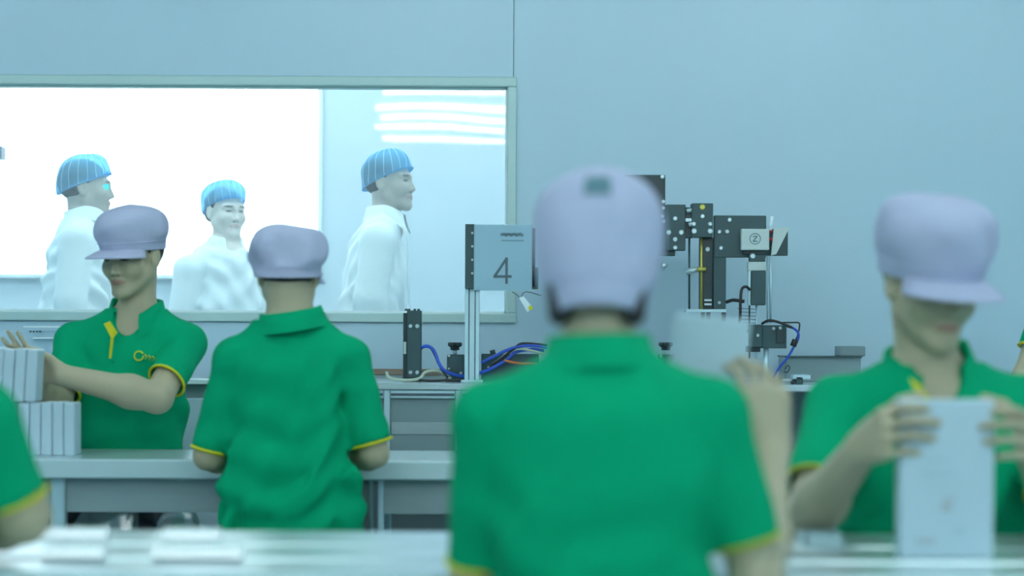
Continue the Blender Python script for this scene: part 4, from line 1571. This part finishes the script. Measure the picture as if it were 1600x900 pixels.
# slotted grey tray on the front bench at the right
tr = empty('parts_tray', (P(1278, 850, 3.5)[0], 3.6, ZT), 'small grey tray on the front bench by the right worker elbow', 'tray')
cx_ = P(1278, 850, 3.6)[0]
m = MB()
m.box(cx_ - .035, cx_ + .035, 3.52, 3.62, ZT, ZT + .004)
for (a, b, c, d_) in ((-.035, -.031, 3.52, 3.62), (.031, .035, 3.52, 3.62), (-.035, .035, 3.52, 3.524), (-.035, .035, 3.616, 3.62)):
    m.box(cx_ + a, cx_ + b, c, d_, ZT + .004, ZT + .018)
m.build('tray_body', 'worktop_edge', tr)
MB().box(cx_ - .025, cx_ + .025, 3.535, 3.60, ZT + .004, ZT + .010, .002).build('tray_insert', 'steel_dull', tr)

# ================================================================== workers
RELAX = [(15, 22, 15), (18, 25, 18), (22, 28, 18), (26, 30, 20)]
TH = [(.8, .55, .3), (.95, .2, .3)]


def rowpx(lst):
    """(image row, left, right, half depth, distance) -> loft rows"""
    out = []
    for y, a, b, hd, d in lst:
        c = P((a + b) / 2, y, d)
        out.append((c[2], c[0], d, (b - a) / 2 / F_PX * d, hd))
    return out


def sit_legs(pel, dirn, spread=.12, kz=.50):
    d = np.asarray(dirn, float)
    r = V(d[1], -d[0], 0)
    L = []
    for q in (-1, 1):
        h = r * q * .09 + d * .04
        kn = V(*pel) + r * q * spread + d * .42
        kn[2] = kz
        an = kn + d * .02
        an[2] = .10
        L.append((tuple(h), tuple(kn), tuple(an)))
    return L


# ---- foreground worker, seen from behind
d = 3.0
pel = (P(945, 0, d)[0], d - .02, .56)
person('person in green polo and pale cap seen from behind in the foreground, lifting a carton', dict(
    base=(pel[0], d, 0), vox=.0045, seed=4, collar_r=.013, collar_h=.024, collar_fall=.050, fold=.005, waist=.78, fwd=V(0, 1, 0),
    head=dict(c=P(934, 396, 3.06), f=V(.05, .93, -.30), s=.98, nape=True), N=P(936, 553, 3.02), neck_r=.052,
    rows=rowpx([(1190, 760, 1125, .125, d), (1060, 765, 1122, .125, d), (930, 772, 1118, .115, d), (820, 772, 1117, .115, d), (720, 770, 1120, .118, d),
                (650, 778, 1110, .108, d), (600, 800, 1080, .085, d), (568, 840, 1030, .062, d), (545, 872, 1000, .055, d)]),
    arms=[dict(S=P(762, 655, d), E=P(742, 905, 3.06), W=P(835, 862, 3.30), r=(.044, .036, .026), sr=(.052, .043), sleeve=.90, thumb_sign=1, trim='yellow'),
          dict(S=P(1112, 650, d), E=P(1184, 905, 3.00), W=P(1206, 700, 3.24), r=(.044, .036, .028), sr=(.054, .047), sleeve=.78, trim='yellow_dull',
               hand=dict(d=V(-.12, .05, 1), n=V(-.35, .93, 0), t=V(-.93, -.35, .1), curls=[(22, 40, 28), (24, 42, 28), (26, 42, 28), (30, 42, 28)], thumb=[(.6, .75, .2), (.8, .5, .3)], s=1.0))],
    cap=dict(rows=[(-.118, .068, .088), (-.096, .078, .097), (-.070, .086, .104), (-.030, .096, .112), (.010, .101, .117), (.045, .101, .117), (.076, .093, .106), (.100, .076, .085), (.118, .050, .055), (.128, .02, .02)],
             lift=.15, lp=3.0, yoff=-.010, crease=.0025, seed=5, vent=(22, 28, .20), visor=(.07, .014)),
    pelvis=pel, legs=sit_legs(pel, (0, 1, 0))))
stool(pel[0], d - .03, 'round dark work stool under the foreground worker', .46)

# ---- middle worker, seen from behind at the middle bench
d = 5.5
pel = (P(452, 0, d)[0], d - .02, .56)
person('person in green polo and puffy pale cap seen from behind at the middle bench', dict(
    base=(pel[0], d, 0), vox=.005, seed=11, collar_r=.013, collar_h=.026, collar_fall=.052, fold=.0135, waist=.68, fold_spread=.16, fwd=V(0, 1, 0),
    head=dict(c=P(451, 428, 5.52), f=V(.02, .97, -.16), s=.97), N=P(456, 500, 5.5), neck_r=.060,
    rows=rowpx([(905, 342, 562, .135, d), (830, 346, 560, .13, d), (772, 344, 560, .13, d), (742, 341, 563, .128, d), (715, 352, 552, .12, d), (680, 358, 540, .115, d), (620, 360, 541, .12, d),
                (570, 358, 548, .112, d), (540, 366, 545, .092, d), (517, 386, 526, .072, d), (500, 406, 500, .058, d)]),
    arms=[dict(S=P(366, 562, d), E=P(326, 712, 5.50), W=P(372, 716, 5.74), r=(.044, .038, .026), sr=(.056, .050), sleeve=.95, thumb_sign=1),
          dict(S=P(545, 562, d), E=P(585, 708, 5.50), W=P(548, 712, 5.74), r=(.044, .037, .026), sr=(.056, .054), sleeve=.90, thumb_sign=-1)],
    cap=dict(rows=[(-.036, .093, .110), (-.016, .096, .112), (.002, .097, .115), (.020, .105, .122), (.052, .110, .126), (.090, .103, .118), (.116, .084, .094), (.128, .058, .06), (.131, .02, .02)],
             lift=.05, crease=.007, seed=8),
    pelvis=pel, legs=sit_legs(pel, (0, 1, 0))))
stool(pel[0], d - .03, 'round dark work stool under the middle worker', .46)

# ---- left worker, facing, holding the slim cartons
d = 6.32


def chest_emblem(top):
    c = P(217, 556, d - .128)
    rr = 7 / F_PX * d
    MB().tube([c + V(rr * math.cos(t), .001 * math.sin(t), rr * math.sin(t)) for t in np.linspace(0.5, 2 * math.pi, 22)], .0022, 6).build('emblem_ring', 'yellow', top, smooth=True)
    for i in range(3):
        a = P(226 + i * 6, 557 + i * 1.5, d - .128)
        MB().tube([a + V(0, 0, .007), a + V(.007, 0, -.001), a + V(0, 0, -.008)], .0018, 6).build('emblem_letter', 'yellow', top, smooth=True)
    for yy in (566, 590):
        MB().tube([P(176, yy, d - .130), P(176, yy, d - .136)], .0045, 10).build('button', 'shirt_dark', top)


pel = (P(200, 0, d)[0], d + .02, .56)
Nn = P(214, 488, d - .01)
person('person in green polo and pale cap facing forward, leaning over slim cartons at left', dict(
    base=(pel[0], d, 0), vox=.0045, seed=21, fold=.006, waist=.80, fwd=nrm(V(-.25, -1, 0)), open=30, collar_drop=.045, collar_fall=.055, collar_h=.036, collar_r=.014, vneck=(.062, .040),
    head=dict(c=P(208, 400, d - .05), f=V(-.45, -.88, -.17), s=1.02), N=Nn, neck_r=.054,
    rows=rowpx([(900, 110, 290, .13, d), (760, 116, 286, .12, d), (705, 118, 286, .115, d), (640, 114, 288, .118, d), (580, 112, 296, .122, d), (545, 112, 300, .112, d),
                (515, 124, 296, .09, d), (495, 156, 270, .07, d), (482, 178, 252, .055, d)]),
    arms=[dict(S=P(116, 535, d), E=P(92, 632, 6.16), W=P(56, 604, 6.00), r=(.044, .037, .027), sr=(.060, .055), sleeve=.84,
               hand=dict(d=V(-.50, -.12, 1), n=V(-.35, -.94, 0), t=V(1, -.3, 0), curls=[(4, 8, 6), (5, 8, 6), (6, 10, 6), (8, 10, 8)], thumb=TH)),
          dict(S=P(291, 537, d), E=P(246, 622, 6.06), W=P(96, 586, 5.985), r=(.050, .043, .031), sr=(.062, .058), sleeve=.70, hem_n=P(228, 605, 6.10) - P(264, 560, 6.2),
               hand=dict(d=V(-.93, .06, .30), n=V(-.1, -.95, 0), t=V(-.2, 0, 1), curls=[(8, 15, 10), (6, 12, 10), (6, 12, 10), (6, 12, 10)], thumb=[(.9, .25, .3), (.95, .1, .2)]))],
    cap=dict(rows=[(.006, .087, .110), (.026, .090, .113), (.042, .093, .116), (.058, .101, .122), (.086, .105, .124), (.114, .099, .114), (.134, .079, .091), (.147, .050, .060), (.152, .02, .025)], lift=.018, crease=.0035, seed=15, visor=(.070, .014)),
    placket=[P(163, 506, d - .137), P(172, 502, d - .133), P(184, 520, d - .141), P(178, 528, d - .141), P(174, 560, d - .137), P(171, 560, d - .137), P(174, 527, d - .141)],
    flaps=[], extra=chest_emblem,
    pelvis=pel, legs=sit_legs(pel, (0, -1, 0))))
stool(pel[0], d + .03, 'round dark work stool under the worker at left', .46)

# ---- right worker, facing, examining the tall carton
d = 3.92
pel = (P(1460, 0, d)[0], d + .02, .56)
person('person in green polo and pale cap looking down at a tall white carton at right', dict(
    base=(pel[0], d, 0), vox=.0045, seed=31, fold=.007, waist=.80, fwd=nrm(V(.12, -1, 0)), open=28, collar_drop=.045, collar_fall=.055, collar_h=.034, collar_r=.014, vneck=(.062, .040),
    head=dict(c=P(1452, 442, d - .05), f=V(.32, -.90, -.24), s=.99), N=P(1450, 572, d), neck_r=.056,
    rows=rowpx([(1150, 1310, 1610, .13, d), (900, 1315, 1605, .12, d), (800, 1316, 1604, .12, d), (720, 1306, 1614, .122, d), (660, 1302, 1620, .115, d), (620, 1318, 1604, .095, d), (590, 1360, 1552, .072, d), (568, 1392, 1512, .056, d)]),
    arms=[dict(S=P(1308, 640, d), E=P(1262, 812, 3.70), W=P(1347, 700, 3.455), r=(.044, .040, .029), sr=(.062, .058), sleeve=.74, trim='yellow_dull',
               hand=dict(d=V(.25, -.85, .30), n=V(.95, .3, -.1), t=V(0, .3, .95), curls=[(30, 50, 25), (34, 50, 25), (38, 50, 25), (42, 50, 25)], thumb=[(.55, .55, .6), (.3, .35, .9)], s=1.05, fan=1.2)),
          dict(S=P(1616, 640, d), E=P(1668, 815, 3.70), W=P(1614, 706, 3.455), r=(.044, .040, .029), sr=(.062, .058), sleeve=.74, trim='yellow_dull',
               hand=dict(d=V(-.25, -.85, .30), n=V(-.95, .3, -.1), t=V(0, .3, .95), curls=[(30, 50, 25), (34, 50, 25), (38, 50, 25), (42, 50, 25)], thumb=[(.55, .55, .6), (.3, .35, .9)], s=1.05, fan=1.2))],
    cap=dict(rows=[(.006, .092, .113), (.026, .096, .117), (.044, .100, .120), (.062, .107, .126), (.095, .112, .130), (.130, .107, .122), (.152, .086, .096), (.164, .054, .06), (.168, .02, .02)],
             lift=.012, crease=.004, seed=23, visor=(.078, .018)),
    placket=[P(1420, 590, d - .165), P(1434, 598, d - .160), P(1452, 622, d - .165), P(1440, 634, d - .165)],
    pelvis=pel, legs=sit_legs(pel, (0, -1, 0))))
stool(pel[0], d + .03, 'round dark work stool under the worker at right', .46)

# ---- worker cut by the left picture edge (arm only in view)
d = 3.18
pel = (P(-190, 0, d)[0], d - .02, .56)
person('person in green polo at the left picture edge, only a sleeve and forearm in view', dict(
    base=(pel[0], d, 0), vox=.006, seed=41, fold=.005, waist=.80, fwd=V(0, 1, 0),
    head=dict(c=P(-195, 400, d + .06), f=V(0, .94, -.3), s=.98), N=P(-195, 545, d), neck_r=.052,
    rows=rowpx([(1170, -365, -10, .125, d), (930, -358, -18, .115, d), (820, -358, -20, .115, d), (720, -360, -18, .118, d), (650, -352, -28, .108, d), (600, -330, -60, .085, d), (568, -290, -105, .062, d), (545, -258, -135, .055, d)]),
    arms=[dict(S=P(-350, 655, d), E=P(-400, 860, d), W=P(-330, 836, d + .27), r=(.044, .037, .026), sr=(.055, .05), sleeve=.85),
          dict(S=P(-28, 655, d), E=P(34, 806, d + .04), W=P(-80, 826, d + .20), r=(.046, .042, .030), sr=(.056, .052), sleeve=.84, thumb_sign=-1)],
    cap=dict(lift=.05, crease=.003, seed=44), pelvis=pel, legs=sit_legs(pel, (0, 1, 0))))
stool(pel[0], d - .03, 'round dark work stool under the worker at the left edge', .46)

# ---- worker cut by the right picture edge (sleeve only in view)
d = 6.3
pel = (P(1765, 0, d)[0], d + .02, .56)
person('person in green polo at the right picture edge, only a sleeve tip in view', dict(
    base=(pel[0], d, 0), vox=.007, seed=51, fold=.005, waist=.80, fwd=V(0, -1, 0), open=24,
    head=dict(c=P(1765, 395, d - .04), f=V(0, -.94, -.3), s=1.0), N=P(1765, 485, d), neck_r=.054,
    rows=rowpx([(900, 1675, 1855, .13, d), (705, 1680, 1850, .115, d), (580, 1675, 1855, .12, d), (515, 1690, 1840, .09, d), (495, 1715, 1815, .07, d), (482, 1730, 1800, .055, d)]),
    arms=[dict(S=P(1645, 468, d), E=P(1602, 590, 6.25), W=P(1600, 650, 6.02), r=(.044, .038, .027), sr=(.058, .052), sleeve=.62, hem_n=V(-.2, -.2, -1)),
          dict(S=P(1858, 530, d), E=P(1885, 650, 6.2), W=P(1850, 660, 6.0), r=(.044, .038, .027), sr=(.058, .055), sleeve=.75)],
    cap=dict(lift=.02, crease=.003, seed=55), pelvis=pel, legs=sit_legs(pel, (0, -1, 0))))
stool(pel[0], d + .03, 'round dark work stool under the worker at the right edge', .46)


# ================================================================== visitors in the corridor
def visitor(label, x, d, yaw, head, N, rows, arms, net, fwd, seed, hand_h=.78, **kw):
    base = (P(x, 0, d)[0], d, 0)
    f = nrm(V(fwd[0], fwd[1], 0))
    r = V(f[1], -f[0], 0)
    pel = (base[0], d, .88)
    legs = [(tuple(r * q * .085), tuple(V(base[0], d, .48) + r * q * .09 + f * (.04 * q)), tuple(V(base[0], d, .10) + r * q * .09 + f * (.10 * q))) for q in (-1, 1)]
    return person(label, dict(base=base, vox=kw.get('vox', .0045), cvox=.007, seed=seed, fold=.010, waist=1.15, fold_spread=.5, fwd=f, top='coat', skin=kw.get('skin', 'skin_pale'),
                              head=head, N=N, rows=rows, yaw=yaw, arms=arms, net=net, n=2.2, pelvis=pel, legs=legs, neck_r=kw.get('neck_r', .052), open=kw.get('open', 24),
                              lapels=kw.get('lapels', []), vneck=kw.get('vneck'), front_edge=kw.get('front_edge'), glint=kw.get('glint')))


# right visitor, profile to the right
d = 8.2
xc = P(592, 0, d)[0]


def coat_rows(ys, d):
    out = []
    for y, a, b, hw_ in ys:
        c = P((a + b) / 2, y, d)
        out.append((c[2], c[0], d, hw_, (b - a) / 2 / F_PX * d))
    return out


YW = -math.pi / 2
rw_ = coat_rows([(700, 522, 640, .22), (600, 524, 638, .21), (488, 530, 636, .20), (440, 536, 633, .185), (400, 544, 631, .18), (370, 553, 627, .165), (350, 565, 622, .13), (338, 578, 620, .085), (329, 584, 622, .058)], d)
visitor('person in white coat and blue hair net in profile against the blue corridor wall', 592, d, YW,
        dict(c=P(608, 285, d), f=V(.94, -.30, .04), s=.98), P(603, 336, d), rw_,
        [dict(S=P(590, 378, d - .17), E=P(578, 470, d - .22), W=P(592, 560, d - .20), r=(.042, .036, .026), sr=(.066, .062), hand=dict(d=V(.15, 0, -1), n=V(0, 1, 0), t=V(1, 0, .1), curls=RELAX, thumb=TH)),
         dict(S=P(594, 378, d + .17), E=P(586, 470, d + .22), W=P(606, 560, d + .20), r=(.042, .036, .026), sr=(.066, .062), hand=dict(d=V(.15, 0, -1), n=V(0, -1, 0), t=V(1, 0, .1), curls=RELAX, thumb=TH))],
        dict(seed=3), (1, -.15), 61, front_edge=[P(629, 352, d - .10), P(636, 372, d - .11), P(637, 420, d - .10), P(640, 488, d - .09)])

# left visitor, profile to the right, partly behind the left worker
xs = 0
rw_ = coat_rows([(700, 58, 176, .22), (600, 60, 174, .21), (488, 66, 170, .20), (440, 72, 168, .185), (400, 78, 166, .18), (370, 86, 162, .165), (350, 95, 158, .13), (338, 106, 154, .085), (328, 114, 152, .058)], d)
visitor('person in white coat and blue hair net at left, behind the worker with cartons', 120, d, YW,
        dict(c=P(134, 293, d), f=V(.96, .14, .0), s=1.0), P(133, 336, d), rw_,
        [dict(S=P(120, 378, d - .17), E=P(110, 470, d - .22), W=P(122, 560, d - .20), r=(.042, .036, .026), sr=(.066, .062), hand=dict(d=V(.15, 0, -1), n=V(0, 1, 0), t=V(1, 0, .1), curls=RELAX, thumb=TH)),
         dict(S=P(124, 378, d + .17), E=P(116, 470, d + .22), W=P(136, 560, d + .20), r=(.042, .036, .026), sr=(.066, .062), hand=dict(d=V(.15, 0, -1), n=V(0, -1, 0), t=V(1, 0, .1), curls=RELAX, thumb=TH))],
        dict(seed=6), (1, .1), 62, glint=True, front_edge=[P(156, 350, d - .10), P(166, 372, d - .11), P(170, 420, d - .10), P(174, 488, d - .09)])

# woman between them, turned three quarters to the right
d = 8.5
YW2 = math.radians(-38)
rows_w = []
for y, xm, hw_, hd_ in [(700, 345, .20, .15), (600, 345, .185, .14), (488, 345, .165, .125), (440, 345, .165, .12), (415, 346, .162, .11), (400, 347, .150, .098), (390, 348, .125, .085), (380, 350, .085, .068), (372, 352, .056, .054)]:
    c = P(xm, y, d)
    rows_w.append((c[2], c[0], d, hw_, hd_))
fw_ = nrm(V(.6, -.8, 0))
rt_ = V(fw_[1], -fw_[0], 0)
Sc = P(346, 424, d)
visitor('person in white coat and blue hair net standing in the middle before the white pane', 346, d, YW2,
        dict(c=P(352, 331, d), f=V(.62, -.78, -.02), s=.93, bun=(0, -.115, -.01)), P(352, 381, d), rows_w,
        [dict(S=Sc + rt_ * .155, E=Sc + rt_ * .20 + V(0, .03, -.26), W=Sc + rt_ * .19 + fw_ * .06 + V(0, 0, -.50), r=(.038, .034, .024), sr=(.058, .054), hand=dict(d=V(.1, -.1, -1), n=-rt_, t=fw_, curls=RELAX, thumb=TH, s=.92)),
         dict(S=Sc - rt_ * .155, E=Sc - rt_ * .20 + V(0, .03, -.26), W=Sc - rt_ * .19 + fw_ * .06 + V(0, 0, -.50), r=(.038, .034, .024), sr=(.058, .054), hand=dict(d=V(.1, -.1, -1), n=rt_, t=fw_, curls=RELAX, thumb=TH, s=.92))],
        dict(seed=9, rows=[(-.020, .081, .110), (-.008, .086, .118), (.020, .092, .124), (.055, .095, .118), (.090, .086, .100), (.118, .062, .072), (.132, .03, .034), (.135, .008, .01)], yoff=-.016, lift=.08),
        (.6, -.8), 63, skin='skin_fair', neck_r=.046, vneck=(.075, .036), open=30)
